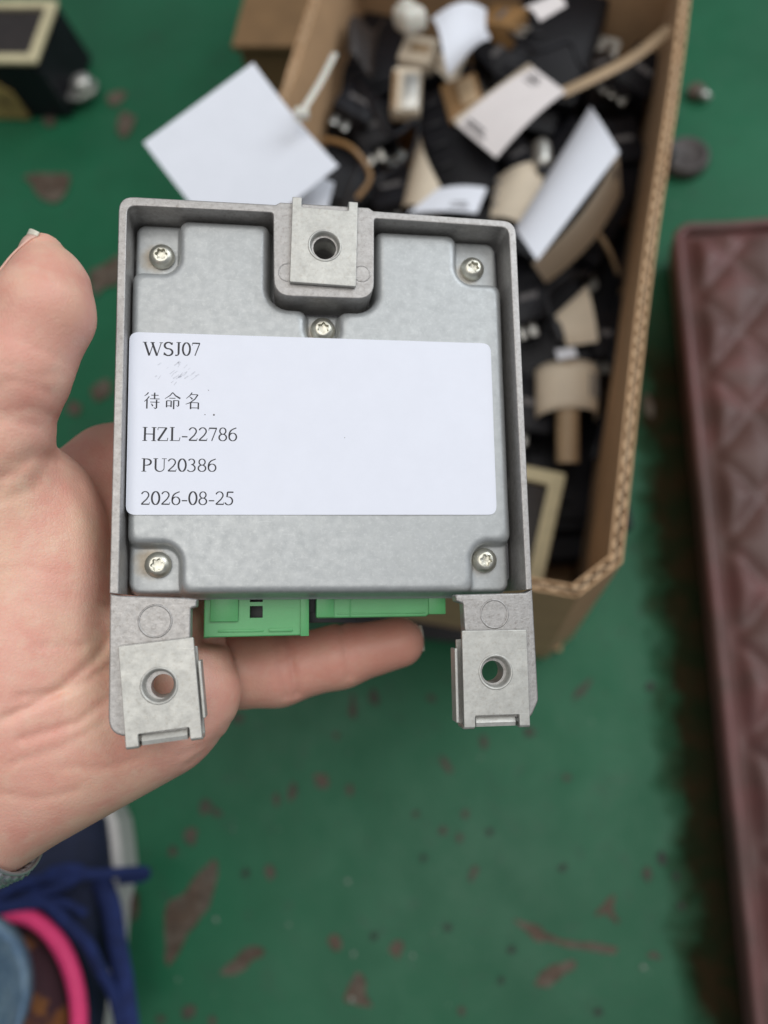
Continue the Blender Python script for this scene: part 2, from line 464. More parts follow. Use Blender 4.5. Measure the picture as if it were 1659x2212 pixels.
#@@ PARTS
# ------------------------------------------------------------------ things in the carton
def frame(px, py, z, rz=0, rx=0, ry=0):
    from mathutils import Euler
    p = at(px, py, z)
    return Matrix.Translation(p) @ Euler((math.radians(rx), math.radians(ry), math.radians(rz)), 'XYZ').to_matrix().to_4x4()
GRP = 'modules heaped in the carton'
def module(label, mw, s, style=0, top='black', ribs=5, flange=True):
    """car control module: body, lid, ribs, mounting ears, connector"""
    t = thing('control_module', label, 'control module', mw, GRP)
    sx, sy, sz = s
    boxobj('body', (0, 0, -sz/2), (sx, sy, sz), .003, M['black'], t)
    boxobj('lid', (0, 0, .002), (sx*.9, sy*.9, .004), .0018, M[top], t)
    for i in range(ribs):
        y = -sy*.35+sy*.7*i/max(1, ribs-1)
        boxobj('rib', (-sx*.25, y, .0052), (sx*.3, .0025, .0024), .0008, M['blackgloss'], t)
    if flange:
        for k in (-1, 1):
            P = rrect(-.009, -.008, .009, .008, .004)
            P = [(x+k*(sx/2+.007), y+sy*.3*k) for x, y in P]
            extrude('mounting_ear', P, -sz*.6, -sz*.6+.003, M['steel'], t, .0006, holes=[circle(k*(sx/2+.009), sy*.3*k, .0032, 16)])
    # connector shroud on the near side
    P = rrect(-sx*.35, -.009, sx*.35, .009, .002)
    H = rrect(-sx*.35+.0022, -.0068, sx*.35-.0022, .0068, .0012)
    o = extrude('connector_shroud', P, 0, .016, M['blackgloss'], t, .0006, holes=[H])
    o.rotation_euler = (math.radians(90), 0, 0); o.location = (0, -sy/2-.0005, -sz*.45)
    if style == 1:
        V, F = tube_data([(sx*.3, sy*.3, .003), (sx*.3, sy*.3, .0075)], .004, 16)
        from_data('screw_head', V, F, M['steel'], t, fix=True)
    return t
def label_print(o_parent, c, n=3, m='greyink', off=.0006):
    """short faded print lines on a label: too blurred in the photograph to read"""
    a, b, cc, d = [Vector(q) for q in c]; nn = ((b-a).cross(d-a)).normalized()
    for i in range(n):
        v = (i+.5)/n; u1 = 1.0 if i % 2 == 0 else .8
        p0 = a.lerp(d, v); p1 = b.lerp(cc, v)
        q0, q1 = p0, p0.lerp(p1, u1); hh = (d-a)*(.22/n)
        V = [q0-hh+nn*off, q1-hh+nn*off, q1+hh+nn*off, q0+hh+nn*off]
        from_data('printed_line', V, [(0, 1, 2, 3)], M[m], o_parent)
def loose_label(label, px4, z4, m='paper', bulge=0.0, axis=0, wave=0.0, group='white stock labels tied to modules in the carton'):
    c = [at(x, y, z) for (x, y), z in zip(px4, z4)]
    ctr = sum(c, Vector())/4
    t = thing('paper_label', label, 'label', Matrix.Translation(ctr), group)
    c = [q-ctr for q in c]
    # outward normal must face up
    o = sheet('sheet', c, M[m], t, bulge, axis, wave=wave)
    return t, c

Z1 = .155
module('black module with a screw head in the middle of the carton', frame(985, 310, .165, 8, 8, -14), (.046, .095, .04), 1)
module('black module under the big white tag at the left wall', frame(730, 330, .145, -10, 5, 18), (.07, .09, .045), 0)
module('black module in the far left of the carton', frame(800, 110, .15, 25, 0, 10), (.075, .085, .04), 0)
module('black module at the far right of the carton beside the pinkish slip', frame(1190, 90, .165, -20, 12, 4), (.062, .085, .05), 0)
module('black module beneath the long bright folded label', frame(1260, 400, .135, -30, -8, 14), (.075, .11, .04), 0, flange=False)
module('black module in the middle row just above the held unit', frame(820, 500, .12, 5, 0, 6), (.09, .11, .045), 0)
module('dark module beside the held unit, above the round cream label', frame(1160, 690, .12, 12, 4, -8), (.07, .10, .05), 0)
module('dark module deep at the right wall of the carton', frame(1290, 640, .085, -8, 4, 10), (.06, .13, .045), 0, flange=False)
module('dark module deep in the far part behind the beige connector', frame(960, 30, .12, 40, 0, 0), (.09, .09, .05), 0)
module('dark module lying deep under the round cream label', frame(1230, 960, .075, 4, 0, 12), (.075, .13, .045), 0, flange=False)
module('dark module hidden mostly behind the held unit', frame(900, 900, .10, -4, 4, 0), (.13, .16, .05), 0, flange=False)
module('dark module in the near left of the carton behind the held unit', frame(560, 900, .11, 14, 0, 6), (.09, .12, .05), 0, flange=False)
module('dark module at the near end of the carton behind the held unit', frame(900, 1180, .08, -8, 4, 0), (.14, .09, .05), 0, flange=False)
module('dark module at the back of the carton, top right', frame(1330, 210, .09, 30, 6, 0), (.06, .09, .05), 0, flange=False)

# long module with a cream rim, standing at the near right of the carton
def rimmed_module(label, mw, sx, sy, sz, taper=1.0, group=None):
    t = thing('rimmed_module', label, 'control module', mw, group)
    bm = bmesh.new(); rbox(bm, (0, 0, -sz/2), (sx, sy, sz), 0)
    for v in bm.verts:
        if v.co.z < -sz*.9: v.co.x *= taper; v.co.y *= taper
    es = list(bm.edges); bmesh.ops.bevel(bm, geom=es, offset=.003, segments=2, affect='EDGES')
    auto_smooth(from_bm('body', bm, M['black'], t))
    P = rrect(-sx*.5, -sy*.5, sx*.5, sy*.5, .002); H = rrect(-sx*.5+.0095, -sy*.5+.0095, sx*.5-.0095, sy*.5-.0095, .002)
    extrude('gasket_rim', P, .0006, .0045, M['creamframe'], t, .001, holes=[H])
    boxobj('cover_plate', (0, 0, .0008), (sx-.021, sy-.021, .0022), .0005, M['amberdark'], t)
    return t
M['amberdark'] = mat('dark brown plastic', (.03, .024, .022), .5, var=.2, var_scale=60, bump=.2, bump_scale=500)
g0, g1, g2 = at(1222, 1028, .125), at(1163, 1300, .125), at(1100, 1000, .125)
yy = (g0-g1).normalized(); xx = Vector((yy.y, -yy.x, 0))
cc = g0.lerp(g1, .5)-xx*.048
mw = Matrix(((xx.x, yy.x, 0, cc.x), (xx.y, yy.y, 0, cc.y), (0, 0, 1, cc.z), (0, 0, 0, 1)))
rimmed_module('black module with a tan rim at the near right of the carton', mw, .096, (g0-g1).length, .05)

# the same kind of module lying on the floor, top left
a0, a1, a2 = at(80, 140, .066), at(131, -2, .066), at(-60, 112, .066)
yy = (a1-a0).normalized(); xx = Vector((yy.y, -yy.x, 0)); LX = .12; LY = .08
cc = a0+yy*LY/2-xx*LX/2
mw = Matrix(((xx.x, yy.x, 0, cc.x), (xx.y, yy.y, 0, cc.y), (0, 0, 1, .0655), (0, 0, 0, 1)))
rm = rimmed_module('black module with cream rim and silver lug on the floor, top left', mw, LX, LY, .0648, 1.05)
# silver lug at its right foot, yellow-brown sticker on its near face, edge straps
V, F = [], []
lug = extrude('mounting_lug', round_poly([(-.004, -.014), (.012, -.014), (.026, -.004), (.026, .010), (.012, .018), (-.004, .014)], .005), 0, .004, M['steel'], rm, .001, holes=[circle(.014, .002, .004, 16)])
lug.location = (LX*.53, -.018, -.052)
V, F = tube_data(spline([(0, 0, 0), (0, 0, .008), (0, 0, .013)], 4), [.0105]*5+[.009, .007, .004, .001], 20)
kn = from_data('lug_bush', V, F, M['steel'], rm, True, fix=True); kn.location = (LX*.53+.014, -.016, -.048)
M['sticker'] = mat('yellow brown sticker', (.42, .30, .10), .6, col2=(.20, .13, .05), c2_scale=90)
stk = extrude('sticker', round_poly([(-.034, -.026), (.030, -.028), (.026, .004), (.012, .018), (-.034, .016)], .006), 0, .0016, M['sticker'], rm, .0004)
stk.rotation_euler = (math.radians(90-3), 0, 0); stk.location = (-.012, -LY*.5-.0025, -.036)
for x in (-LX*.51, LX*.51):
    boxobj('corner_bead', (x*.998, -LY*.505, -.033), (.004, .004, .058), .0012, M['blackgloss'], rm)

# labels
t, c = loose_label('large white tag with nylon tie hanging over the left rim of the carton', [(310, 308), (497, 545), (731, 358), (547, 135)], (.262, .258, .255, .262), 'paper', -.004, 0)
def tie(label, pts, r=.0016, m='nylon', flat=.6, head=None):
    P = [at(x, y, z) for x, y, z in pts]; o0 = P[0]
    t = thing('cable_tie', label, 'cable tie', Matrix.Translation(o0), 'nylon cable ties')
    tube('strap', [p-o0 for p in P], r, M[m], t, 8, flat)
    if head is not None:
        q = at(*head)-o0
        boxobj('lock_head', q, (.008, .006, .005), .001, M[m], t)
    return t
tie('nylon cable tie sticking up from the large white tag', [(640, 262, .266), (658, 232, .268), (690, 180, .262), (722, 118, .25)], .0022, head=(652, 245, .268))
tie('long tan strap crossing from the pinkish label to the right wall', [(1215, 200, .19), (1290, 165, .195), (1370, 122, .20), (1447, 62, .205)], .0042, 'tan', .35)
loose_label('second white label half hidden under the large white tag', [(640, 450), (700, 480), (722, 395), (660, 370)], (.235, .235, .235, .235), 'paper')
t, c = loose_label('bluish white crumpled label at the far end of the carton', [(932, 40), (972, 152), (1056, 98), (1050, 22)], (.205, .212, .215, .195), 'paper', .004, 1, .008)
t, c = loose_label('small bounce-tinted pinkish slip at the top edge of the carton', [(1130, 16), (1166, 46), (1224, 12), (1192, -10)], (.215, .215, .215, .215), 'bouncepaper', .003)
P4 = [(985, 268), (1072, 341), (1222, 198), (1152, 145)]
t, c = loose_label('bounce-tinted pinkish white folded label on the black module with a screw head', P4, (.195, .20, .20, .195), 'bouncepaper', .0035, 1)
def sub(c, u0, u1, v0, v1):
    a, b, cc, d = [Vector(q) for q in c]
    f = lambda u, v: a.lerp(b, u).lerp(d.lerp(cc, u), v)
    return [f(u0, v0), f(u1, v0), f(u1, v1), f(u0, v1)]
label_print(t, sub(c, .12, .62, .03, .14), 2, off=.0022)
label_print(t, sub(c, .15, .5, .74, .93), 4, off=.0022)
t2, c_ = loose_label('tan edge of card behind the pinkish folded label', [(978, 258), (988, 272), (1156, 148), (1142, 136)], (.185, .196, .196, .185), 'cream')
t, c = loose_label('long bright white folded label at the right of the carton', [(1112, 494), (1160, 562), (1338, 328), (1275, 230)], (.195, .215, .215, .195), 'paper', .006, 0)
t, c = loose_label('bounce-tinted cream label with dark print under the long bright label', [(1150, 570), (1180, 612), (1342, 420), (1336, 330)], (.19, .155, .16, .205), 'cream', .006, 1)
label_print(t, sub(c, .05, .35, .72, .95), 3, off=.003)
t, c = loose_label('bounce-tinted cream label left of the long bright label', [(1058, 470), (1150, 500), (1180, 350), (1072, 385)], (.17, .175, .175, .165), 'cream', .005, 0)
label_print(t, sub(c, .03, .2, .2, .9), 3, off=.002)
t, c = loose_label('narrow bounce-tinted cream folded label left of the screw head', [(868, 452), (935, 455), (950, 400), (906, 280)], (.165, .185, .185, .165), 'cream', .006, 0)
t, c = loose_label('pale lavender label just above the held unit', [(880, 462), (1030, 460), (1052, 406), (945, 408)], (.192, .192, .186, .186), 'paper', .002, 0)
label_print(t, sub(c, .55, .85, .1, .4), 2, off=.002)
t, c = loose_label('bounce-tinted cream label with pale corner between the right wall and the held unit', [(1190, 690), (1225, 748), (1292, 738), (1266, 618), (1164, 640)][:1]+[(1225, 748), (1292, 738), (1268, 618)], (.14, .135, .135, .14), 'cream', .003, 0)
# curved label wrapped round a tan roll
def roll():
    A = at(1226, 790, .135); B = at(1226, 1000, .115)
    ax = (B-A); Ln = ax.length
    t = thing('tan_roll', 'tan cylinder with a bounce-tinted cream label wrapped round it by the right wall', 'roll', Matrix.Translation(A))
    tube('core', [Vector(), ax*.5, ax], .0075, M['tan'], t, 20, sp=4)
    zx = Vector((1, 0, 0)); n = Vector((0, 0, 1))
    V = []; F = []; NU = 22
    for j in range(9):
        s = -.06+.56*j/8
        for i in range(NU+1):
            a = math.radians(205-230*i/NU); r = .0205
            drop = .0 if j > 1 else (.004*(2-j))
            V.append(ax*s+zx*(r*math.cos(a))+n*(r*.75*math.sin(a)-.006-drop))
    for j in range(8):
        for i in range(NU):
            q = j*(NU+1)+i; F.append((q, q+1, q+NU+2, q+NU+1))
    o = from_data('wrapped_label', V, F, M['cream'], t, True, fix=True)
    so = o.modifiers.new('thickness', 'SOLIDIFY'); so.thickness = .0004
    for k in range(3):
        a = math.radians(18+k*14); r = .0208
        p = ax*.12+zx*(r*math.cos(a))+n*(r*.75*math.sin(a)-.0055); q = ax*.36+zx*(r*math.cos(a))+n*(r*.75*math.sin(a)-.0055)
        tube('printed_line', [p, q], .0007, M['greyink'], t, 6, sp=0)
roll()
loose_label('small bluish white scrap above the round cream label', [(1200, 755), (1205, 778), (1248, 770), (1240, 750)], (.145, .145, .145, .145), 'paper')
# beige connector with grey insert
tb = thing('beige_connector', 'beige plastic connector with grey insert in the far part of the carton', 'connector', frame(878, 205, .18, -4, 12, 6))
boxobj('shell', (0, 0, 0), (.021, .034, .014), .003, M['cream'], tb)
boxobj('insert', (.003, -.002, .0066), (.011, .026, .003), .001, M['steel'], tb)
boxobj('side_band', (-.008, -.002, .0072), (.003, .028, .002), .0006, M['amber'], tb)
tb = thing('beige_block', 'beige plastic block behind the beige connector', 'connector', frame(905, 120, .18, -20, 5, 0))
boxobj('shell', (0, 0, 0), (.026, .022, .014), .003, M['cream'], tb); boxobj('slot', (.002, 0, .0066), (.014, .008, .002), .0006, M['tan'], tb)
tb = thing('cream_plug', 'cream plastic plug standing at the far end of the carton', 'plug', frame(885, 40, .205, 25, -20, 10))
boxobj('shell', (0, 0, 0), (.018, .024, .016), .005, M['nylon'], tb, seg=3); boxobj('ridge', (0, .004, .0085), (.008, .01, .003), .001, M['nylon'], tb)
tb = thing('amber_reflection', 'brown amber reflection on the black module in the middle, added as a piece', 'cover', frame(1000, 215, .178, 10, 6, -10))  # reflection on the module's top, added as a coloured piece
boxobj('shell', (0, 0, 0), (.026, .032, .006), .002, M['amber'], tb); boxobj('ridge', (.004, .002, .0036), (.012, .02, .002), .0008, M['tan'], tb)
tb = thing('metal_plug', 'small shiny metal plug between the cream label and pinkish label', 'plug', frame(1170, 335, .175))
V, F = tube_data(spline([(0, -.012, 0), (0, -.006, .001), (0, .004, .001), (0, .012, 0)], 4), [.002, .0045, .006, .0062, .0065, .0065, .0066, .0066, .0066, .0062, .005, .003, .001], 16)
from_data('barrel', V, F, M['steel'], tb, True, fix=True); boxobj('cap', (0, -.014, 0), (.008, .006, .008), .0015, M['blackgloss'], tb)


def relay(label, mw, sx, sy, sz, m='black', pins=2):
    t = thing('relay', label, 'relay', mw, 'small relays in the carton')
    boxobj('case', (0, 0, -sz/2), (sx, sy, sz), .0016, M[m], t)
    boxobj('skirt', (0, 0, -sz*.92), (sx*1.08, sy*1.08, sz*.14), .0008, M['blackgloss'], t)
    for k in range(pins): boxobj('pin', (sx*(-.3+.3*k), -sy/2-.004, -sz*.3), (.0045, .009, .0012), .0003, M['steel'], t)
    boxobj('top_mark', (0, 0, .0003), (sx*.5, sy*.12, .0005), 0, M['greyink'], t)
for a in (('black relay right of the crumpled label', frame(1080, 105, .168, 35, 10, -14), .03, .034, .03),
          ('black relay leaning on the left wall beside the cable tie', frame(775, 215, .175, -25, -12, 20), .028, .03, .03),
          ('black relay between the beige connector and the cable tie', frame(800, 270, .165, 12, 20, -10), .026, .03, .026),
          ('dark relay below the pinkish folded label', frame(1120, 330, .16, 40, 0, 12), .028, .03, .026),
          ('dark relay between the right wall and the long bright label', frame(1345, 300, .14, 15, 12, 12), .03, .034, .03),
          ('dark relay under the right end of the tan strap', frame(1390, 150, .15, -30, 8, 22), .028, .034, .03),
          ('brown relay left of the small pinkish slip', frame(1085, 30, .18, 55, -12, 8), .026, .028, .026, 'amber'),
          ('dark brown relay under the middle of the tan strap', frame(1300, 135, .15, 20, -8, 8), .024, .03, .026, 'amberdark'),
          ('black relay left of the cream label with pale corner', frame(1140, 640, .155, 18, 14, 8), .026, .032, .03),
          ('black relay at the right wall above the round cream label', frame(1315, 720, .13, 5, 4, 20), .024, .034, .03),
          ('black relay beside the held unit, left of the round cream label', frame(1150, 870, .12, -12, 0, 10), .03, .04, .03),
          ('black relay in the gap left of the narrow cream label', frame(845, 400, .16, 10, -10, 0), .03, .036, .03)):
    relay(*a)
def wire(label, pts, r=.0017, m='black'):
    P = [at(x, y, z) for x, y, z in pts]; t = thing('wire', label, 'wire', Matrix.Translation(P[0]), 'loose wires in the carton')
    tube('sheath', [p-P[0] for p in P], r, M[m], t, 8); e = P[-1]-P[0]; f_ = P[-2]-P[0]
    tube('plug_end', [e, e+(e-f_).normalized()*.010], r*1.7, M['blackgloss'], t, 8, sp=0)
wire('black wire looping above the narrow cream label', [(780, 180, .18), (840, 290, .195), (900, 260, .19), (890, 330, .18), (830, 380, .175)])
wire('black wire hanging over the far right module', [(1100, 70, .195), (1160, 110, .20), (1230, 90, .195), (1260, 150, .185), (1330, 190, .17)])
wire('dark wire curling between the two cream labels at the right', [(1270, 590, .16), (1220, 600, .17), (1180, 640, .165), (1200, 700, .16)], .0020)
wire('dark wire along the right wall beside the round cream label', [(1340, 640, .12), (1325, 740, .13), (1320, 850, .125), (1290, 960, .11)], .0022)
wire('thin tan wire bending down beside the right wall under the cream label', [(1290, 500, .15), (1315, 540, .14), (1335, 590, .12)], .0016, 'tan')
wire('thick dark wire deep in the carton above the held unit', [(795, 330, .165), (770, 385, .17), (752, 440, .165)], .003, 'blackgloss')
wire('brown wire under the large white tag', [(700, 300, .19), (760, 320, .195), (800, 380, .185), (770, 430, .18)], .0018, 'amber')
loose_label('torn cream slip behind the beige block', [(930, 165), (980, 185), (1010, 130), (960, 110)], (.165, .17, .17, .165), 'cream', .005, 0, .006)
loose_label('dark crumpled wrapper at the left wall of the carton', [(745, 120), (800, 150), (840, 60), (780, 40)], (.185, .19, .18, .18), 'amberdark', .006, 1, .012)

#@@ CUSHION
# ------------------------------------------------------------------ quilted cushion
def cushion():
    HZ = .046
    A, B, C_ = at(1462, 486, HZ), at(1640, 2200, HZ), at(1659, 455, HZ)
    yv = (A-B).normalized(); xv = Vector((yv.y, -yv.x, 0)); LW, LL = .34, (A-B).length+.10
    mw = Matrix(((xv.x, yv.x, 0, A.x), (xv.y, yv.y, 0, A.y), (0, 0, 1, 0), (0, 0, 0, 1)))
    t = thing('cushion', 'maroon diamond quilted leather seat cushion lying on the floor at the right', 'cushion', mw)
    mt = mat('maroon leather', (.155, .066, .061), .52, col2=(.110, .058, .050), c2_scale=14, var=.12, var_scale=18, bump=.5, bump_scale=420, rough_var=.06)
    nx, ny = 96, 250; V = []; F = []
    pw, ph = .054, .068
    for j in range(ny+1):
        for i in range(nx+1):
            x, y = LW*i/nx, -LL*j/ny
            a = (x-.012)/pw+y/ph; b = (x-.012)/pw-y/ph
            q = min(abs(math.sin(math.pi*a)), abs(math.sin(math.pi*b)))**.5
            e = min(x, -y, LW-x, LL+y)
            m_ = max(0, min(1, (e-.010)/.008))
            z = HZ-.004+m_*.011*q-.0025*(1-m_)-max(0, (.005-e))*.9
            V.append((x, y, z))
    W = nx+1
    for j in range(ny):
        for i in range(nx): q = j*W+i; F.append((q, q+1, q+W+1, q+W))
    from_data('quilted_top', V, F, mt, t, True, fix=True)
    # sides
    path = [(0, 0), (LW, 0), (LW, -LL), (0, -LL)]
    bm = bmesh.new(); rings = []
    for z, off in ((.001, .004), (.012, 0), (.028, -.002), (HZ-.008, 0), (HZ-.0045, .0005)):
        P = rrect(off, -LL+off, LW-off, -off, .012, 5); rings.append([bm.verts.new((x, y, z)) for x, y in P])
    for a, b in zip(rings, rings[1:]):
        n = len(a)
        for i in range(n): bm.faces.new((a[i], a[(i+1) % n], b[(i+1) % n], b[i]))
    bm.faces.new(rings[0][::-1])
    from_bm('side_band', bm, mt, t, True)
    P = rrect(.001, -LL+.001, LW-.001, -.001, .011, 5); path = [Vector((x, y, HZ-.004)) for x, y in P]
    path = path+[path[0]]
    dense = []
    for a, b in zip(path, path[1:]):
        k = max(1, int((b-a).length/.01))
        for i in range(k): q = a.lerp(b, i/k); dense.append(q+Vector((0, 0, .0006*math.sin(len(dense)*.9))))
    dense.append(dense[0])
    V, F = tube_data(dense, .0042, 10, caps=False); from_data('piping', V, F, mt, t, True, fix=True)
cushion()

# ------------------------------------------------------------------ small things on the floor
M['rubber'] = mat('dark rubber', (.085, .072, .068), .6, var=.25, var_scale=120)
p = at(1481, 342, .006)
t = thing('round_cap', 'dark round rubber cap on the floor right of the carton', 'cap', Matrix.Translation((p.x, p.y, 0)))
prof = [(.0155, .001), (.0165, .004), (.016, .010), (.0145, .0125), (.0125, .0125), (.0115, .0105), (.004, .0095), (.0003, .0093)]
V = []; F = []; n = 32
for r, z in prof:
    for k in range(n): a = 2*math.pi*k/n; V.append((1.25*r*math.cos(a), 1.25*r*math.sin(a), z))
for i in range(len(prof)-1):
    for k in range(n): j = (k+1) % n; F.append((i*n+k, i*n+j, (i+1)*n+j, (i+1)*n+k))
from_data('cup', V, F, M['rubber'], t, True, fix=True)
from_data('centre_dimple', [(.004*math.cos(2*math.pi*k/16), .004*math.sin(2*math.pi*k/16), .0105 if k % 2 else .0102) for k in range(16)]+[(.0046*math.cos(2*math.pi*k/16), .0046*math.sin(2*math.pi*k/16), .0088) for k in range(16)],
          [tuple(range(16))]+[(k, (k+1) % 16, 16+(k+1) % 16, 16+k) for k in range(16)], M['rubber'], t, fix=True)
p = at(1504, 197, .005)
t = thing('bolt', 'small dark rusty bolt head on the floor, upper right', 'bolt', Matrix.Translation((p.x, p.y, 0)))
extrude('hex_head', [(.009*math.cos(math.pi*k/3+.3), .009*math.sin(math.pi*k/3+.3)) for k in range(6)], .001, .008, M['rust'], t, .001)
V, F = tube_data([(.002, -.004, .0085), (.006, -.008, .0075), (.010, -.012, .006)], [.0042, .004, .0035], 12)
from_data('shank', V, F, M['steel'], t, True, fix=True)

#@@ SHOE
# ------------------------------------------------------------------ shoe and trouser leg, lower left
def shoe():
    # local frame: x right, y to the toe, origin under the ankle
    O = at(6, 2222, .065); O.z = 0; T = at(52, 1790, .065)
    yv = Vector((T.x-O.x, T.y-O.y, 0)).normalized(); xv = Vector((yv.y, -yv.x, 0))
    mw = Matrix(((xv.x, yv.x, 0, O.x), (xv.y, yv.y, 0, O.y), (0, 0, 1, 0), (0, 0, 0, 1)))
    t = thing('shoe', 'navy shoe with blue laces, pink trim and white sole, lower left', 'shoe', mw)
    navy = mat('navy canvas', (.012, .018, .048), .8, var=.25, var_scale=60, bump=.6, bump_scale=900)
    blue = mat('blue lace', (.011, .024, .110), .85, var=.35, var_scale=120, bump=.5, bump_scale=1400)
    pink = mat('pink trim', (.95, .06, .22), .6, var=.06, var_scale=80)
    white = mat('white rubber sole', (.62, .60, .57), .5, var=.08, var_scale=70)
    maroon = mat('maroon sock', (.050, .018, .024), .9, col2=(.20, .075, .02), c2_scale=38, c2_lo=.52, c2_hi=.58, bump=.4, bump_scale=1200)
    def half_w(y):   # outline half width along the shoe
        ys = [-.11, -.095, -.06, 0, .05, .09, .125, .145, .155]; ws = [.004, .030, .043, .050, .050, .048, .040, .024, .003]
        return float(np.interp(y, ys, ws))
    ys = [-.11, -.108, -.10, -.085, -.06, -.03, 0, .03, .06, .085, .105, .12, .135, .145, .152, .155]
    lip = lambda y: .001+.006*max(0, min(1, (y-.055)/.03))
    out = [(half_w(y)+lip(y), y) for y in ys]+[(-half_w(y)-lip(y), y) for y in ys[::-1]]
    out = round_poly(out, .01, 3)
    extrude('sole', out, .0005, .026, white, t, .004)
    # upper
    V = []; F = []; n = 20
    hts = lambda y: float(np.interp(y, [-.11, -.06, 0, .045, .09, .13, .155], [.062, .064, .062, .062, .056, .046, .028]))
    for y in ys:
        for k in range(n+1):
            a = math.pi*k/n; c, s = math.cos(a), math.sin(a)
            V.append((half_w(y)*math.copysign(abs(c)**.8, c), y, .024+(hts(y)-.024)*s**.75))
    for j in range(len(ys)-1):
        for i in range(n): q = j*(n+1)+i; F.append((q, q+1, q+n+2, q+n+1))
    from_data('upper', V, F, navy, t, True, fix=True)
    # collar opening: sock fills it
    V = []; F = []; n = 24; m_ = 9
    for j in range(m_):
        f = j/(m_-1); rr = 1-.25*f
        for k in range(n):
            a = 2*math.pi*k/n; V.append((.050*rr*math.cos(a), .063*rr*math.sin(a), .052+.022*f))
    for j in range(m_-1):
        for k in range(n): q = (k+1) % n; F.append((j*n+k, j*n+q, (j+1)*n+q, (j+1)*n+k))
    F.append(tuple((m_-1)*n+k for k in range(n)))
    from_data('sock', V, F, maroon, t, True, fix=True)
    ring = [Vector((.052*math.cos(a), .066*math.sin(a), .066+.003*math.sin(2*a))) for a in [2*math.pi*k/40 for k in range(41)]]
    V, F = tube_data(ring, .0055, 10, caps=False); from_data('collar_trim', V, F, pink, t, True, fix=True)
    # laces
    Lz = lambda px, py, z: mw.inverted() @ at(px, py, z)
    tube('lace', [Lz(-20, 1945, 0.065), Lz(60, 1905, 0.068), Lz(150, 1893, 0.070), Lz(240, 1886, 0.065), Lz(312, 1882, 0.050), Lz(305, 1895, 0.045), Lz(255, 1900, 0.050)], .0035, blue, t, 8, .7)
    tube('lace', [Lz(70, 1915, 0.066), Lz(120, 1880, 0.072), Lz(180, 1883, 0.070), Lz(120, 1920, 0.070), Lz(50, 1940, 0.068)], .0034, blue, t, 8, .7)
    tube('lace', [Lz(-10, 1965, 0.070), Lz(90, 1950, 0.072), Lz(140, 1990, 0.070), Lz(190, 2040, 0.065), Lz(215, 2090, 0.060), Lz(245, 2150, 0.050), Lz(262, 2230, 0.045)], .0042, blue, t, 8, .8)
    tube('lace', [Lz(110, 1945, 0.068), Lz(150, 1955, 0.068), Lz(185, 1975, 0.062)], .0030, blue, t, 8, .7)
    tube('side_stripe', [Lz(218, 1900, 0.045), Lz(240, 1960, 0.045), Lz(252, 2040, 0.045), Lz(266, 2120, 0.045), Lz(278, 2225, 0.045)], .0075, blue, t, 8, .6)
shoe()
def trousers():
    jean = mat('light blue denim', (.22, .34, .50), .9, col2=(.33, .46, .60), c2_scale=60, var=.25, var_scale=300, bump=.9, bump_scale=1500)
    A = at(-140, 2170, .13); B = at(-640, 2470, .30)
    t = thing('trouser_leg', 'light blue denim trouser leg in the lower left corner', 'trousers', Matrix.Translation(A))
    path = [A.lerp(B, s)-A for s in np.linspace(-.12, 1, 14)]
    V, F = tube_data(path, [.046+.012*s+.0012*math.sin(s*40) for s in np.linspace(0, 1, 14)], 40, caps=False)
    V = [v+Vector((random.gauss(0, .0003), random.gauss(0, .0003), 0)) for v in V]
    o = from_data('leg_tube', V, F, jean, t, True, fix=True); so = o.modifiers.new('cloth', 'SOLIDIFY'); so.thickness = .0014
    a = path[0]; ring = []
    V, F = tube_data([path[0], path[0]+(path[1]-path[0])*1.3], .0475, 40, caps=False)
    o = from_data('hem', V, F, jean, t, True, fix=True); so = o.modifiers.new('cloth', 'SOLIDIFY'); so.thickness = .0022
trousers()

#@@ HAND
# ------------------------------------------------------------------ hand (implicit surface, meshed once)
def surface_nets(f, org, h):
    nx, ny, nz = f.shape; s = f < 0
    c = np.zeros((nx-1, ny-1, nz-1), np.uint8)
    for dx in (0, 1):
        for dy in (0, 1):
            for dz in (0, 1): c += s[dx:nx-1+dx, dy:ny-1+dy, dz:nz-1+dz]
    I = np.argwhere((c > 0) & (c < 8)); idx = -np.ones(c.shape, np.int64); idx[tuple(I.T)] = np.arange(len(I))
    acc = np.zeros((len(I), 3)); cnt = np.zeros(len(I))
    cor = [(a, b, d) for a in (0, 1) for b in (0, 1) for d in (0, 1)]
    for a in cor:
        for b in cor:
            if sum(q-p for p, q in zip(a, b)) == 1 and all(q >= p for p, q in zip(a, b)):
                fa = f[tuple((I+a).T)]; fb = f[tuple((I+b).T)]; k = (fa < 0) != (fb < 0)
                t = np.where(k, fa/np.where(k, fa-fb, 1), 0)
                pos = np.array(a)+t[:, None]*(np.array(b)-np.array(a)); acc[k] += pos[k]; cnt[k] += 1
    V = (I+acc/cnt[:, None])*h+org
    Q = []
    for ax in range(3):
        sl0 = [slice(None)]*3; sl1 = [slice(None)]*3; sl0[ax] = slice(0, -1); sl1[ax] = slice(1, None)
        d = s[tuple(sl0)].astype(np.int8)-s[tuple(sl1)].astype(np.int8)
        E_ = np.argwhere(d != 0); b1, b2 = [(1, 2), (2, 0), (0, 1)][ax]
        ok = (E_[:, b1] > 0) & (E_[:, b2] > 0) & (E_[:, b1] < f.shape[b1]-1) & (E_[:, b2] < f.shape[b2]-1); E_ = E_[ok]
        sg = d[tuple(E_.T)]
        o1 = np.zeros(3, int); o1[b1] = 1; o2 = np.zeros(3, int); o2[b2] = 1
        q = np.stack([idx[tuple((E_-o1-o2).T)], idx[tuple((E_-o2).T)], idx[tuple(E_.T)], idx[tuple((E_-o1).T)]], 1)
        q[sg < 0] = q[sg < 0][:, ::-1]; Q.append(q)
    return V, np.concatenate(Q)
HS = 0.95
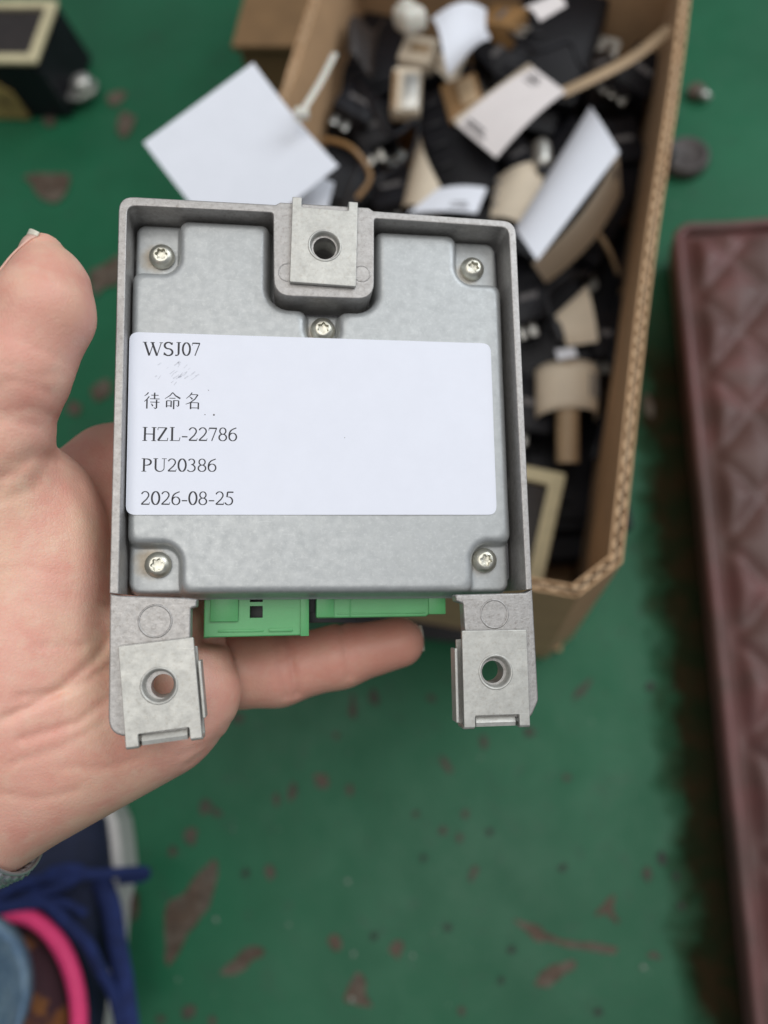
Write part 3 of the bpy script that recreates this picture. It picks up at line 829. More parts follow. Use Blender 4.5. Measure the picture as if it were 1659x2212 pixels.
lo = np.array([-150., -150., -80.]); hi = np.array([62., 62., 34.])
ax_ = [np.arange(lo[i], hi[i], HS, dtype=np.float32) for i in range(3)]
X, Y, Z = np.meshgrid(*ax_, indexing='ij')
def cap(a, b, ra, rb):
    a = np.array(a, np.float32); b = np.array(b, np.float32); d = b-a; L2 = float(d@d)
    t = np.clip(((X-a[0])*d[0]+(Y-a[1])*d[1]+(Z-a[2])*d[2])/L2, 0, 1)
    return np.sqrt((X-a[0]-t*d[0])**2+(Y-a[1]-t*d[1])**2+(Z-a[2]-t*d[2])**2)-(ra+(rb-ra)*t)
def ell(c, r, ang=0.):
    ca, sa = math.cos(math.radians(ang)), math.sin(math.radians(ang))
    x, y = X-c[0], Y-c[1]; u_, v_ = x*ca+y*sa, -x*sa+y*ca
    k0 = np.sqrt((u_/r[0])**2+(v_/r[1])**2+((Z-c[2])/r[2])**2)+1e-6
    k1 = np.sqrt((u_/r[0]**2)**2+(v_/r[1]**2)**2+((Z-c[2])/r[2]**2)**2)+1e-9
    return k0*(k0-1)/k1
def smin(a, b, k):
    h_ = np.clip(.5+.5*(b-a)/k, 0, 1); return b+(a-b)*h_-k*h_*(1-h_)
# palm and heel
f = cap(dv(-60, 1745, -30), dv(330, 1525, -33), 20, 21.5)                 # little-finger side and heel
f = smin(f, cap(dv(-500, 1950, -40), dv(-60, 1720, -34), 22, 20), 10)      # forearm
f = smin(f, cap(dv(-480, 1800, -36), dv(-60, 1610, -30), 20, 20), 10)
f = smin(f, ell(dv(50, 1290, -20), (22.5, 42, 21), -8), 12)                # ball of the thumb
f = smin(f, ell(dv(20, 1520, -22), (26, 30, 19), 0), 14)
f = smin(f, cap(dv(120, 1420, -42), dv(330, 1250, -48), 22, 17), 14)       # hollow of the palm
f = smin(f, cap(dv(300, 1450, -40), dv(350, 1150, -46), 17, 15), 10)
f = smin(f, cap(dv(405, 1390, -33), dv(424, 1490, -31), 11.0, 12.6), 8)    # pad below the little finger
# little finger
lf = cap(dv(440, 1452, -50), dv(600, 1447, -49), 13.0, 11.4)
lf = smin(lf, cap(dv(600, 1447, -49), dv(735, 1418, -46), 11.2, 9.8), 3)
lf = smin(lf, cap(dv(735, 1418, -46), dv(862, 1388, -42), 9.8, 8.0), 3)
f = smin(f, lf, 1.2)
# ring, middle and index fingers lie behind the held unit
for pts, r in (([(380, 1300, -46), (600, 1240, -44), (800, 1200, -40), (930, 1170, -38)], (12, 10.5, 9.5, 8)),
               ([(350, 1150, -47), (600, 1080, -44), (830, 1040, -40), (980, 1010, -38)], (12.5, 11, 10, 8.5)),
               ([(90, 1085, -38), (235, 1002, -46), (480, 930, -46), (700, 900, -42), (850, 890, -38)], (11, 11.5, 11, 9.5, 8))):
    for (a, b, ra, rb) in zip(pts, pts[1:], r, r[1:]): f = smin(f, cap(dv(*a), dv(*b), ra, rb), 5)
f = smin(f, cap(dv(200, 1120, -46), dv(340, 1180, -48), 14, 15), 10)
# thumb
th = cap(dv(-45, 1130, -14), dv(-12, 950, -2), 19, 13.2)
th = smin(th, cap(dv(-12, 950, -2), dv(42, 790, 6), 13.2, 12.0), 5)
th = smin(th, cap(dv(42, 790, 6), dv(92, 672, 8), 11.6, 12.4), 6)
th = smin(th, cap(dv(94, 672, 8), dv(104, 614, 6), 12.1, 9.6), 4)
th = smin(th, cap(dv(104, 614, 6), dv(93, 549, 5), 9.5, 5.3), 3)
f = smin(f, th, 9)
# hollow where the unit presses into the palm: keep skin clear of the unit
def sdbox(x0, x1, y0, y1, z0, z1):
    qx = np.maximum(x0-X, X-x1); qy = np.maximum(y0-Y, Y-y1); qz = np.maximum(z0-Z, Z-z1)
    return np.minimum(np.maximum(qx, np.maximum(qy, qz)), 0)+np.sqrt(np.maximum(qx, 0)**2+np.maximum(qy, 0)**2+np.maximum(qz, 0)**2)
def ssub(a, b, k): return -smin(-a, b, k)
f = ssub(f, sdbox(-57, 60, -54, 60, -27.5, 40), 4)
f = ssub(f, sdbox(-55.5, -29, -93, -50, -6.5, 40), 3)
f = ssub(f, sdbox(-34, 38, -67, -50, -30, 40), 3)
# creases: shallow grooves following drawn lines, on the camera side of the hand
def groove(f, pts, w, depth):
    P = [np.array(dv(*p), np.float32) for p in pts]; d2 = None
    for a, b in zip(P, P[1:]):
        e = b[:2]-a[:2]; t = np.clip(((X-a[0])*e[0]+(Y-a[1])*e[1])/float(e@e), 0, 1)
        q = (X-a[0]-t*e[0])**2+(Y-a[1]-t*e[1])**2; d2 = q if d2 is None else np.minimum(d2, q)
    return f+depth*np.exp(-d2/w**2)*(Z > P[0][2]-14)
for pts, w_, dp in (([(250, 1330, -8), (195, 1430, -8), (120, 1500, -8), (30, 1545, -8)], 1.2, 1.1),
                    ([(235, 1440, -8), (150, 1490, -8), (60, 1500, -8)], 1.1, .8),
                    ([(245, 1500, -8), (170, 1560, -8), (60, 1590, -8)], 1.1, .65),
                    ([(160, 1040, -10), (205, 1130, -10), (222, 1230, -10)], 1.5, .4),
                    ([(-10, 1110, -5), (60, 1020, -5), (110, 990, -5)], 1.6, .6),
                    ([(-5, 960, 0), (50, 930, 0), (95, 935, 0)], 1.0, .25),
                    ([(0, 880, 5), (60, 850, 5), (120, 862, 5)], 1.0, .3),
                    ([(5, 740, 10), (60, 760, 10), (150, 790, 10)], 1.0, .22),
                    ([(618, 1370, -38), (628, 1430, -38), (640, 1500, -38)], 1.3, 1.1),
                    ([(600, 1370, -38), (606, 1430, -38), (618, 1505, -38)], 1.2, .8),
                    ([(740, 1345, -38), (745, 1400, -38), (755, 1460, -38)], 1.2, .7),
                    ([(100, 1000, -8), (60, 1035, -4), (-5, 1050, -2)], 1.0, .35), ([(118, 1005, -8), (85, 1060, -4), (20, 1090, -2)], 1.0, .3),
                    ([(150, 820, 5), (100, 835, 8), (40, 815, 8)], .9, .25), ([(130, 905, 2), (80, 900, 4), (20, 915, 4)], .9, .25),
                    ([(215, 1380, -6), (160, 1400, -4), (90, 1395, -2)], 1.0, .35), ([(225, 1560, -10), (140, 1610, -10), (40, 1640, -10)], 1.0, .35),
                    ([(470, 1600, -25), (440, 1625, -25), (405, 1650, -25)], 1.2, .4),
                    ([(300, 1640, -12), (230, 1660, -12), (150, 1650, -12)], 1.1, .3), ([(60, 1300, 0), (110, 1345, 0), (150, 1400, 0)], 1.1, .22),
                    ([(20, 1700, -12), (90, 1720, -12), (170, 1705, -12)], 1.2, .3), ([(-10, 1240, 0), (50, 1225, 0), (120, 1240, 0)], 1.1, .2),
                    ([(440, 1385, -25), (470, 1395, -25), (505, 1392, -25)], 1.0, .4), ([(440, 1420, -25), (470, 1440, -25), (505, 1445, -25)], 1.0, .3),
                    ([(495, 1565, -25), (455, 1600, -25), (400, 1620, -25)], 1.2, .3)):
    f = groove(f, pts, w_, dp)
HV, HF = surface_nets(f, lo, HS)
del f, lf, th
def skin_material():
    m = bpy.data.materials.new('skin'); m.use_nodes = True
    nt = m.node_tree; N = nt.nodes; L = nt.links; p = N['Principled BSDF']; tc = N.new('ShaderNodeTexCoord')
    def noise(s, d=4, r=.55):
        n = N.new('ShaderNodeTexNoise'); n.inputs['Scale'].default_value = s; n.inputs['Detail'].default_value = d; n.inputs['Roughness'].default_value = r
        L.new(tc.outputs['Object'], n.inputs['Vector']); return n.outputs['Fac']
    def rmp(x, a, b, c=0., d=1.):
        q = N.new('ShaderNodeMapRange'); q.inputs[1].default_value = a; q.inputs[2].default_value = b
        q.inputs[3].default_value = c; q.inputs[4].default_value = d; L.new(x, q.inputs[0]); return q.outputs[0]
    def mix(f_, a, b):
        q = N.new('ShaderNodeMix'); q.data_type = 'RGBA'; L.new(f_, q.inputs[0])
        for s, k in ((a, 6), (b, 7)):
            if isinstance(s, tuple): q.inputs[k].default_value = (*s, 1)
            else: L.new(s, q.inputs[k])
        return q.outputs[2]
    c = mix(rmp(noise(.035, 3), .38, .62), (.84, .54, .39), (.84, .47, .365))      # large blotches
    c = mix(rmp(noise(.10, 3), .44, .70, 0, .75), c, (.78, .36, .28))              # pink mottling
    c = mix(rmp(noise(.22, 2), .50, .75, 0, .4), c, (.86, .64, .48))             # paler spots
    at_ = N.new('ShaderNodeAttribute'); at_.attribute_name = 'flush_shade'
    c = mix(at_.outputs['Fac'], c, (.60, .25, .19))
    L.new(c, p.inputs['Base Color'])
    p.inputs['Subsurface Weight'].default_value = .25; p.inputs['Subsurface Radius'].default_value = (1, .4, .25); p.inputs['Subsurface Scale'].default_value = .0025
    p.inputs['Roughness'].default_value = .44; p.inputs['Specular IOR Level'].default_value = .45
    v = N.new('ShaderNodeTexVoronoi'); v.inputs['Scale'].default_value = .9; v.feature = 'DISTANCE_TO_EDGE'
    L.new(tc.outputs['Object'], v.inputs['Vector'])
    b = N.new('ShaderNodeBump'); b.inputs['Strength'].default_value = .22; b.inputs['Distance'].default_value = .0002
    L.new(rmp(v.outputs['Distance'], 0, .15), b.inputs['Height'])
    b2 = N.new('ShaderNodeBump'); b2.inputs['Strength'].default_value = .13; b2.inputs['Distance'].default_value = .0008
    L.new(noise(.9, 5), b2.inputs['Height']); L.new(b.outputs[0], b2.inputs['Normal']); L.new(b2.outputs[0], p.inputs['Normal'])
    return m
M['skin'] = skin_material()
hand = from_data('hand', HV, [tuple(map(int, q)) for q in HF], M['skin'], None, True, MD)
tag(hand, 'open left hand holding the metal control unit in its palm', 'hand')
# flushed thumb pad and finger ends; unit's shade painted into little finger, index base
fl = np.zeros(len(HV), np.float32)
for (px, py, z), r_, a_ in (((110, 690, 8), 18, .5), ((850, 1395, -38), 26, .8), ((680, 1430, -42), 34, .6), ((200, 1020, -40), 28, .6), ((120, 1650, -15), 24, .25)):
    d = np.linalg.norm(HV-np.array(dv(px, py, z)), axis=1); fl = np.maximum(fl, a_*np.exp(-(d/r_)**2))
at_l = hand.data.attributes.new('flush_shade', 'FLOAT', 'POINT'); at_l.data.foreach_set('value', fl)
# nails
M['nail'] = mat('nail', (.74, .47, .38), .3, var=.05, var_scale=.5)
M['nailtip'] = mat('nail edge', (.74, .70, .58), .35)
from mathutils.bvhtree import BVHTree
BV = BVHTree.FromPolygons([tuple(map(float, q)) for q in HV], [tuple(map(int, q)) for q in HF])
def nail(base, tip, out, width, free):
    """a plate that follows the finger end from base to tip; its free edge runs on past the skin (device mm)"""
    b, t_, o_ = Vector(base), Vector(tip), Vector(out).normalized(); ln = t_-b; o_ = (o_-ln.normalized()*o_.dot(ln.normalized())).normalized(); s_ = ln.normalized().cross(o_).normalized()
    nu, nv, nf = 14, 14, 4; rows = []
    for j in range(nv+1):
        v = j/nv; row = []
        for i in range(nu+1):
            u_ = -1+2*i/nu; wv = width*.5*(1-.55*max(0, (.22-v)/.22)**2)*(1-.12*v)
            q = b+ln*v+s_*(u_*wv); hit = BV.ray_cast(q+o_*16, -o_, 24)
            row.append((hit[0]+o_*.35) if hit[0] is not None else None)
        good = [k for k, p_ in enumerate(row) if p_ is not None]
        if not good: break
        row = [p_ if p_ is not None else row[min(good, key=lambda g: abs(g-k))]+s_*0 for k, p_ in enumerate(row)]
        rows.append(row)
    d_ = [(rows[-1][i]-rows[-4][i])/3 for i in range(nu+1)]; dm = sum(d_, Vector())/len(d_); dm = (dm.normalized()+ln.normalized()).normalized()
    tip_rows = [[rows[-1][i]+dm*(free*k/nf)*(1-.35*(-1+2*i/nu)**2) for i in range(nu+1)] for k in range(nf+1)]
    def plate(name, R, m):
        V = [p_ for row in R for p_ in row]; W = nu+1; F = [(j*W+i, j*W+i+1, (j+1)*W+i+1, (j+1)*W+i) for j in range(len(R)-1) for i in range(nu)]
        o = from_data(name, V, F, m, hand, True, fix=True); so = o.modifiers.new('t', 'SOLIDIFY'); so.thickness = .5; so.offset = 0
    plate('nail', rows, M['nail']); plate('nail_tip', tip_rows, M['nailtip'])
nail(dv(14, 632, 5), dv(74, 522, 5), (-.9, .35, .28), 12.5, 1.9)
nail(dv(850, 1376, -48), dv(903, 1368, -47), (.3, .3, -.9), 9.5, 1.6)

# watch strap on the wrist: woven steel loop
def strap():
    c0 = Vector(dv(-60, 1745, -31)); c1 = Vector(dv(-500, 1950, -40)); ax = (c1-c0).normalized()
    c0 = c0-ax*3
    n1 = ax.cross(Vector((0, 0, 1))).normalized(); n2 = n1.cross(ax)
    t = thing('watch_strap', 'woven silver metal watch strap round the wrist at the left edge', 'watch strap', MD)
    ms = mat('woven steel', (.66, .67, .70), .30, metal=.75)
    mid = Vector(dv(-60, 1665, -31))-Vector(dv(-60, 1745, -31))
    def pt(a, s, r=0): return c0+mid+ax*s+n1*((31.6+r)*math.cos(a))+n2*((24.0+r)*math.sin(a))
    for k in range(9):
        pth = [pt(2*math.pi*i/150, 2.1*k+.55*math.sin(i*2.1+k*math.pi), .5*math.cos(i*2.1+k*math.pi)) for i in range(151)]
        V, F = tube_data(pth, 1.05, 6, caps=False, up=ax); from_data('wire_row', V, F, ms, t, True, fix=True)
    for s in (-1.5, 2.1*8+1.5):
        pth = [pt(2*math.pi*i/90, s) for i in range(91)]
        V, F = tube_data(pth, .5, 8, caps=False, up=ax); from_data('edge_wire', V, F, ms, t, True, fix=True)
strap()

#@@ DEVICE
# ------------------------------------------------------------------ the metal control unit (device mm)
def metal_mat(name, base, base2, rough, metal, spangle, speck=.0, speck_col=(.1, .08, .06), bump=.25, bscale=1.2, halos=()):
    m = bpy.data.materials.new(name); m.use_nodes = True
    nt = m.node_tree; N = nt.nodes; L = nt.links; p = N['Principled BSDF']; tc = N.new('ShaderNodeTexCoord')
    def noise(s, d=4, r=.6):
        n = N.new('ShaderNodeTexNoise'); n.inputs['Scale'].default_value = s; n.inputs['Detail'].default_value = d; n.inputs['Roughness'].default_value = r
        L.new(tc.outputs['Object'], n.inputs['Vector']); return n.outputs['Fac']
    def rmp(x, a, b, c=0., d=1.):
        q = N.new('ShaderNodeMapRange'); q.inputs[1].default_value = a; q.inputs[2].default_value = b
        q.inputs[3].default_value = c; q.inputs[4].default_value = d; L.new(x, q.inputs[0]); return q.outputs[0]
    def mix(f_, a, b):
        q = N.new('ShaderNodeMix'); q.data_type = 'RGBA'; L.new(f_, q.inputs[0])
        for s, k in ((a, 6), (b, 7)):
            if isinstance(s, tuple): q.inputs[k].default_value = (*s, 1)
            else: L.new(s, q.inputs[k])
        return q.outputs[2]
    c = mix(rmp(noise(spangle, 5, .7), .36, .64), base, base2)
    c = mix(rmp(noise(.06, 3), .4, .62, 0, .35), c, tuple(x*.86 for x in base2))
    if speck: c = mix(rmp(noise(1.1, 4, .75), .52, .70, 0, speck), c, speck_col)
    mp = N.new('ShaderNodeMapping'); mp.inputs['Scale'].default_value = (.10, 2.6, 1); mp.inputs['Rotation'].default_value = (0, 0, .5); L.new(tc.outputs['Object'], mp.inputs['Vector'])
    sn = N.new('ShaderNodeTexNoise'); sn.inputs['Scale'].default_value = 1.0; sn.inputs['Detail'].default_value = 3; L.new(mp.outputs[0], sn.inputs['Vector'])
    c = mix(rmp(sn.outputs['Fac'], .66, .76, 0, .45), c, tuple(x*1.35 for x in base2))
    for (hx, hy, hr, ha) in halos:
        vd = N.new('ShaderNodeVectorMath'); vd.operation = 'DISTANCE'; L.new(tc.outputs['Object'], vd.inputs[0]); vd.inputs[1].default_value = (hx, hy, -9)
        wob = N.new('ShaderNodeMath'); wob.operation = 'MULTIPLY_ADD'; L.new(noise(.5, 4), wob.inputs[0]); wob.inputs[1].default_value = 3.0; L.new(vd.outputs['Value'], wob.inputs[2])
        c = mix(rmp(wob.outputs[0], hr*.45+1.5, hr+1.5, ha, 0), c, (.30, .215, .11))
    L.new(c, p.inputs['Base Color']); p.inputs['Metallic'].default_value = metal
    L.new(rmp(noise(spangle*1.3, 4), .3, .7, rough-.07, rough+.07), p.inputs['Roughness'])
    b = N.new('ShaderNodeBump'); b.inputs['Strength'].default_value = bump; b.inputs['Distance'].default_value = .0002
    L.new(noise(bscale, 5), b.inputs['Height']); L.new(b.outputs[0], p.inputs['Normal'])
    return m
M['cast'] = metal_mat('cast aluminium', (.36, .345, .33), (.46, .445, .43), .46, .6, .5, .5, (.17, .14, .115), .4, 1.5)
M['zinc'] = metal_mat('zinc plated cover', (.395, .41, .41), (.455, .47, .47), .46, .45, .36, .5, (.56, .575, .565), .12, .9, halos=((-47.6, 42.0, 5.0, .55), (42.8, 41.5, 4.6, .35), (-46.6, -44.4, 5.2, .6), (-1.2, 21.6, 4.8, .4), (45.4, -44.6, 4.6, .3)))
M['clip'] = metal_mat('spring steel clip', (.45, .445, .415), (.58, .575, .535), .47, .5, .30, .35, (.30, .25, .19), .3, .7)
M['screw'] = metal_mat('screw', (.56, .54, .45), (.64, .63, .56), .36, .85, .6, 0, bump=.1)
M['darkmetal'] = metal_mat('dark metal', (.10, .10, .11), (.16, .16, .17), .5, .6, .5)
M['green'] = mat('green connector plastic', (.10, .37, .135), .38, var=.06, var_scale=.08, bump=.1, bump_scale=2., sss=.1, sss_scale=.001)
M['greendark'] = mat('dark socket', (.012, .012, .016), .5)
dev = thing('control_unit', 'silver metal car control unit with white label and three mounting clips held in the hand', 'control unit', MD)

# housing: open frame with boss at the top
out = [(-54.9, -52.9), (-56.1, 55.2), (-13.6, 55.4), (-12.4, 56.2), (12.6, 56.2), (14.0, 55.3), (55.9, 54.7), (57.4, -52.4),
       (55.6, -52.6), (53.7, 52.6), (14.2, 53.0), (14.0, 29.0), (-13.9, 28.7), (-14.3, 53.0), (-53.8, 52.6), (-52.6, -53.1)]
rad = [0, 4.2, .4, .4, .4, .4, 4.2, 0, 0, 2.4, .8, 5.0, 5.0, .8, 2.4, 0]
extrude('housing', round_poly(out, rad, 6), -25, 0, M['cast'], dev, .35, holes=[circle(0.1, 43.2, 3.2)])
extrude('base', round_poly([(-54, -50), (55, -50), (53.5, 53), (-54, 53)], 2), -24.5, -13.5, M['darkmetal'], dev)
# cover plate: stamped sheet, height from distance to its outlines
def sd_rr(x, y, x0, x1, y0, y1, r):
    cx, cy = (x0+x1)/2, (y0+y1)/2; qx = np.abs(x-cx)-(x1-x0)/2+r; qy = np.abs(y-cy)-(y1-y0)/2+r
    return np.minimum(np.maximum(qx, qy), 0)+np.hypot(np.maximum(qx, 0), np.maximum(qy, 0))-r
def smax2(a, b, k): h_ = np.clip(.5-.5*(b-a)/k, 0, 1); return b+(a-b)*h_+k*h_*(1-h_)
gx = np.arange(-56, 57.01, .45); gy = np.arange(-55.5, 55.01, .45); GX, GY = np.meshgrid(gx, gy, indexing='ij')
SK = GX+.012*GY          # slight lean of the stamping
outline = sd_rr(SK, GY, -52.6, 53.0, -53.2, 52.2, 3.0)
outline = smax2(outline, -sd_rr(GX, GY, -15.6, 15.4, 27.3, 80, 6.0), 2.0)
pl = outline
for (x0, x1, y0, y1, r) in ((-80, -40.6, 36.4, 80, 4.5), (39.4, 80, 37.6, 80, 4.5), (-80, -38.7, -80, -40.0, 5.0), (41.6, 80, -80, -39.4, 5.0), (-4.7, 4.4, 18.0, 80, 3.5)):
    pl = smax2(pl, -sd_rr(SK if y0 < 0 else GX, GY, x0, x1, y0, y1, r), 3.0)
def dome(d, R): d = np.clip(d, 0, R); return -R+np.sqrt(np.maximum(R*R-(R-d)**2, 0))
z_fl = np.where(outline < 0, -9.4+dome(-outline, 1.3), -9.4-1.3-np.clip(outline, 0, 2)*14)
z_pl = np.where(pl < 0, -4.9+dome(-pl, 2.3), -4.9-2.3-np.clip(pl, 0, 3)*6)
GZ = np.maximum(z_fl, z_pl); h_ = np.clip(.5+.5*(z_fl-z_pl)/.9, 0, 1); GZ = z_pl+(z_fl-z_pl)*h_+.9*h_*(1-h_)
GZ = GZ+.10*np.sin(GX*.09)*np.cos(GY*.08)
GZ = np.maximum(GZ, -13.3)
nx, ny = GX.shape; V = np.stack([GX.ravel(), GY.ravel(), GZ.ravel()], 1); F = []
keep = GZ > -13.29
for i in range(nx-1):
    for j in range(ny-1):
        if keep[i:i+2, j:j+2].any(): q = i*ny+j; F.append((q, q+ny, q+ny+1, q+1))
cover = from_data('cover_plate', V, F, M['zinc'], dev, True)
cover['label'] = 'stamped light grey zinc cover'
# screws
def screw(x, y, z, rot):
    prof = [(0, 3.55), (.6, 3.6), (1.2, 3.45), (1.9, 2.9), (2.35, 2.2), (2.45, 1.95)]
    V = []; F = []; n = 36
    for zz_, r in prof:
        for k in range(n): a = 2*math.pi*k/n; V.append((x+r*math.cos(a), y+r*math.sin(a), z+zz_))
    def torx(a, s): return s*(1.0+.17*math.cos(6*(a+rot)))
    for zz_, s in ((2.45, 1.55), (2.3, 1.5), (.9, 1.4)):
        for k in range(n): a = 2*math.pi*k/n; r = torx(a, s); V.append((x+r*math.cos(a), y+r*math.sin(a), z+zz_))
    R = len(prof)+3
    for i in range(R-1):
        for k in range(n): j = (k+1) % n; F.append((i*n+k, i*n+j, (i+1)*n+j, (i+1)*n+k))
    V.append((x, y, z+.7)); c = len(V)-1
    for k in range(n): F.append(((R-1)*n+k, (R-1)*n+(k+1) % n, c))
    o = auto_smooth(from_data('screw', V, F, M['screw'], dev, fix=True), 40)
for i, (x, y) in enumerate(((-45.6, 42.4), (44.8, 43.4), (0.1, 22.6), (-44.3, -45.2), (46.4, -44.0))): screw(x, y, -9.3, .3*i)
# mounting legs
def leg(P, rad, hole, disc, name='mounting_leg'):
    o = extrude(name, round_poly(P, rad, 6), -4.5, -.12, M['cast'], dev, .5, holes=[circle(hole[0], hole[1], 3.0)])
    n = 36; V = []; F = []      # faint cast ring
    for r, z in ((disc[2]+.28, -.125), (disc[2]+.12, .06), (disc[2]-.12, .06), (disc[2]-.3, -.125)):
        for k in range(n): a = 2*math.pi*k/n; V.append((disc[0]+r*math.cos(a), disc[1]+r*math.sin(a), z))
    for i in range(3):
        for k in range(n): j = (k+1) % n; F.append((i*n+k, i*n+j, (i+1)*n+j, (i+1)*n+k))
    from_data('cast_ring', V, F, M['cast'], o, True, fix=True)
    return o
leg([(-54.8, -53.05), (-54.0, -88.8), (-34.2, -88.8), (-34.4, -57.0), (-33.0, -56.6), (-32.9, -54.6), (-35.5, -54.2), (-52.4, -53.5)], [0, 5, 1, .4, .6, .6, .4, .5], (-40.9, -76.5), (-43.3, -60.1, 4.1))
leg([(57.5, -52.5), (58.2, -82.5), (55.9, -87.0), (38.5, -87.0), (38.1, -63), (37.8, -56.2), (36.0, -55.6), (35.6, -53.8), (55.4, -53.4)], [0, 3.5, 2, 1, 0, .4, .6, .6, .4], (45.6, -74.6), (46.5, -59.1, 3.8))
# sheet-metal clip nuts: plate, folded sides, slot, tongue, threaded collar
def clip(name_, cx, cy, w_, h_, ang, hole, z, fold, slot=True, ears=False, label=None):
    root = None
    R = Matrix.Rotation(math.radians(ang), 2)
    def tr(x, y, zz_): q = R @ Vector((x, y)); return (cx+q.x, cy+q.y, zz_)
    hw, hh = w_/2, h_/2
    if slot: P = [(-hw, -hh), (-hw*.66, -hh), (-hw*.66, -hh+3.0), (hw*.68, -hh+3.0), (hw*.68, -hh), (hw, -hh), (hw, hh), (-hw, hh)]
    elif ears: P = [(-hw, -hh), (hw, -hh), (hw, hh), (hw-2.6, hh), (hw-2.6, hh-2.8), (-hw+2.6, hh-2.8), (-hw+2.6, hh), (-hw, hh)]
    P = round_poly(P, .35, 2)
    root = extrude('clip', P, z, z+1.1, M['clip'], dev, .22, holes=[circle(hole[0], hole[1], 4.15, 36)], warp=tr)
    if label: root['label'] = label
    # collar funnel
    n = 36; V = []; F = []
    for r, zz_ in ((4.75, z+1.08), (4.6, z+1.32), (4.2, z+1.30), (3.9, z+.6), (3.35, z-1.5), (3.05, z-3.2), (3.0, z-7.5)):
        for k in range(n): a = 2*math.pi*k/n; V.append(tr(hole[0]+r*math.cos(a), hole[1]+r*math.sin(a), zz_))
    for i in range(6):
        for k in range(n): j = (k+1) % n; F.append((i*n+k, i*n+j, (i+1)*n+j, (i+1)*n+k))
    from_data('threaded_collar', V, F, M['clip'], root, True, fix=True)
    if slot:
        # tongue through the slot and folded edge below
        V = [tr(-hw*.6, -hh+2.5, z-.9), tr(hw*.6, -hh+2.5, z-.9), tr(hw*.6, -hh+1.0, z-.2), tr(-hw*.6, -hh+1.0, z-.2), tr(hw*.6, -hh-.05, z-.5), tr(-hw*.6, -hh-.05, z-.5), tr(hw*.6, -hh, z-5), tr(-hw*.6, -hh, z-5)]
        o = from_data('tongue', V, [(0, 1, 2, 3), (3, 2, 4, 5), (5, 4, 6, 7)], M['clip'], root, fix=True)
        so = o.modifiers.new('t', 'SOLIDIFY'); so.thickness = .7
    # lower leaf behind the leg and bend joining them
    P = round_poly([(-hw, -hh), (hw, -hh), (hw, hh*.8), (-hw, hh*.8)], .4, 2)
    extrude('lower_leaf', P, z-7.0, z-6.0, M['clip'], root, .2, holes=[circle(hole[0], hole[1], 3.4, 24)], warp=tr)
    for (xa, xb) in ((-hw, -hw*.68), (hw*.70, hw)) if slot else ((-hw, -hw+2.6), (hw-2.6, hw)):
        s = -1 if slot else 1
        V = [tr(xa, s*hh, z+.9), tr(xb, s*hh, z+.9), tr(xb, s*(hh+.5), z), tr(xa, s*(hh+.5), z), tr(xb, s*(hh+.5), z-6), tr(xa, s*(hh+.5), z-6), tr(xb, s*hh, z-6.8), tr(xa, s*hh, z-6.8)]
        o = from_data('bend', V, [(0, 1, 2, 3), (3, 2, 4, 5), (5, 4, 6, 7)], M['clip'], root, True, fix=True)
        so = o.modifiers.new('t', 'SOLIDIFY'); so.thickness = .7
    for (s, y0, y1, dx) in fold:
        P = [(y0, z+.2), (y1, z+.2), (y1, z-5), (y0, z-5)]
        V = [tr(s*(hw+d), y, zz_) for d in (dx-.5, dx+.3) for y, zz_ in P]
        o = from_data('folded_edge', V, [(0, 1, 2, 3), (7, 6, 5, 4), (0, 4, 5, 1), (1, 5, 6, 2), (2, 6, 7, 3), (3, 7, 4, 0)], M['clip'], root, fix=True)
        bv = o.modifiers.new('b', 'BEVEL'); bv.width = .25; bv.segments = 2
    return root
clip('left', -41.3, -77.8, 18.7, 25.3, 6.2, (-.1, 1.6), .9, [(1, -8, 6.5, .9)], label='slightly crooked clip on the left leg')
clip('right', 45.9, -76.1, 18.0, 25.4, 0.3, (0, 1.6), .9, [(-1, -11.5, 8, 1.6)], label='straight clip on the right leg')
clip('top', -.1, 44.5, 18.4, 25.0, -1.5, (0.2, -1.2), .45, [], slot=False, ears=True, label='clip with two upright ears at the top edge')
# cast marks on the boss
for (x, y, r) in ((-10.0, 35.6, 2.6), (10.6, 36.3, 2.3)):
    n = 28; V = []; F = []
    for rr, z in ((r+.2, -.01), (r+.1, .12), (r-.1, .12), (r-.2, -.01)):
        for k in range(n): a = 2*math.pi*k/n; V.append((x+rr*math.cos(a), y+rr*math.sin(a), z))
    for i in range(3):
        for k in range(n): j = (k+1) % n; F.append((i*n+k, i*n+j, (i+1)*n+j, (i+1)*n+k))
    from_data('cast_ring', V, F, M['cast'], dev, True, fix=True)
# green connectors below the cover
def rb(name, x0, x1, y0, y1, z0, z1, r, m, parent):
    return boxobj(name, ((x0+x1)/2, (y0+y1)/2, (z0+z1)/2), (x1-x0, y1-y0, z1-z0), r, m, parent)
g1 = extrude('green_connector', round_poly([(-32.4, -65.0), (-3.6, -64.7), (-3.6, -44), (-32.4, -44)], .3, 2), -27, -14, M['green'], dev, .35,
             holes=[rrect(-19.9, -59.7, -16.3, -56.4, .1, 1), rrect(-19.9, -55.3, -16.3, -52.0, .1, 1)])
rb('socket_floor', -21, -15, -61, -50, -20, -19.5, 0, M['greendark'], g1)
rb('key_panel', -30.7, -23.0, -60.7, -45, -14.05, -13.2, .25, M['green'], g1)
rb('side_rib', -5.8, -3.4, -64.9, -45, -14.05, -13.4, .2, M['green'], g1)
rb('latch_ridge', -14.5, -8.0, -63.6, -62.6, -14.05, -13.6, .15, M['green'], g1)
rb('latch_ridge', -28.5, -16.0, -63.6, -62.9, -14.05, -13.75, .15, M['green'], g1)
rb('side_rib', -32.5, -30.9, -65.2, -45, -24, -14.6, .2, M['green'], g1)
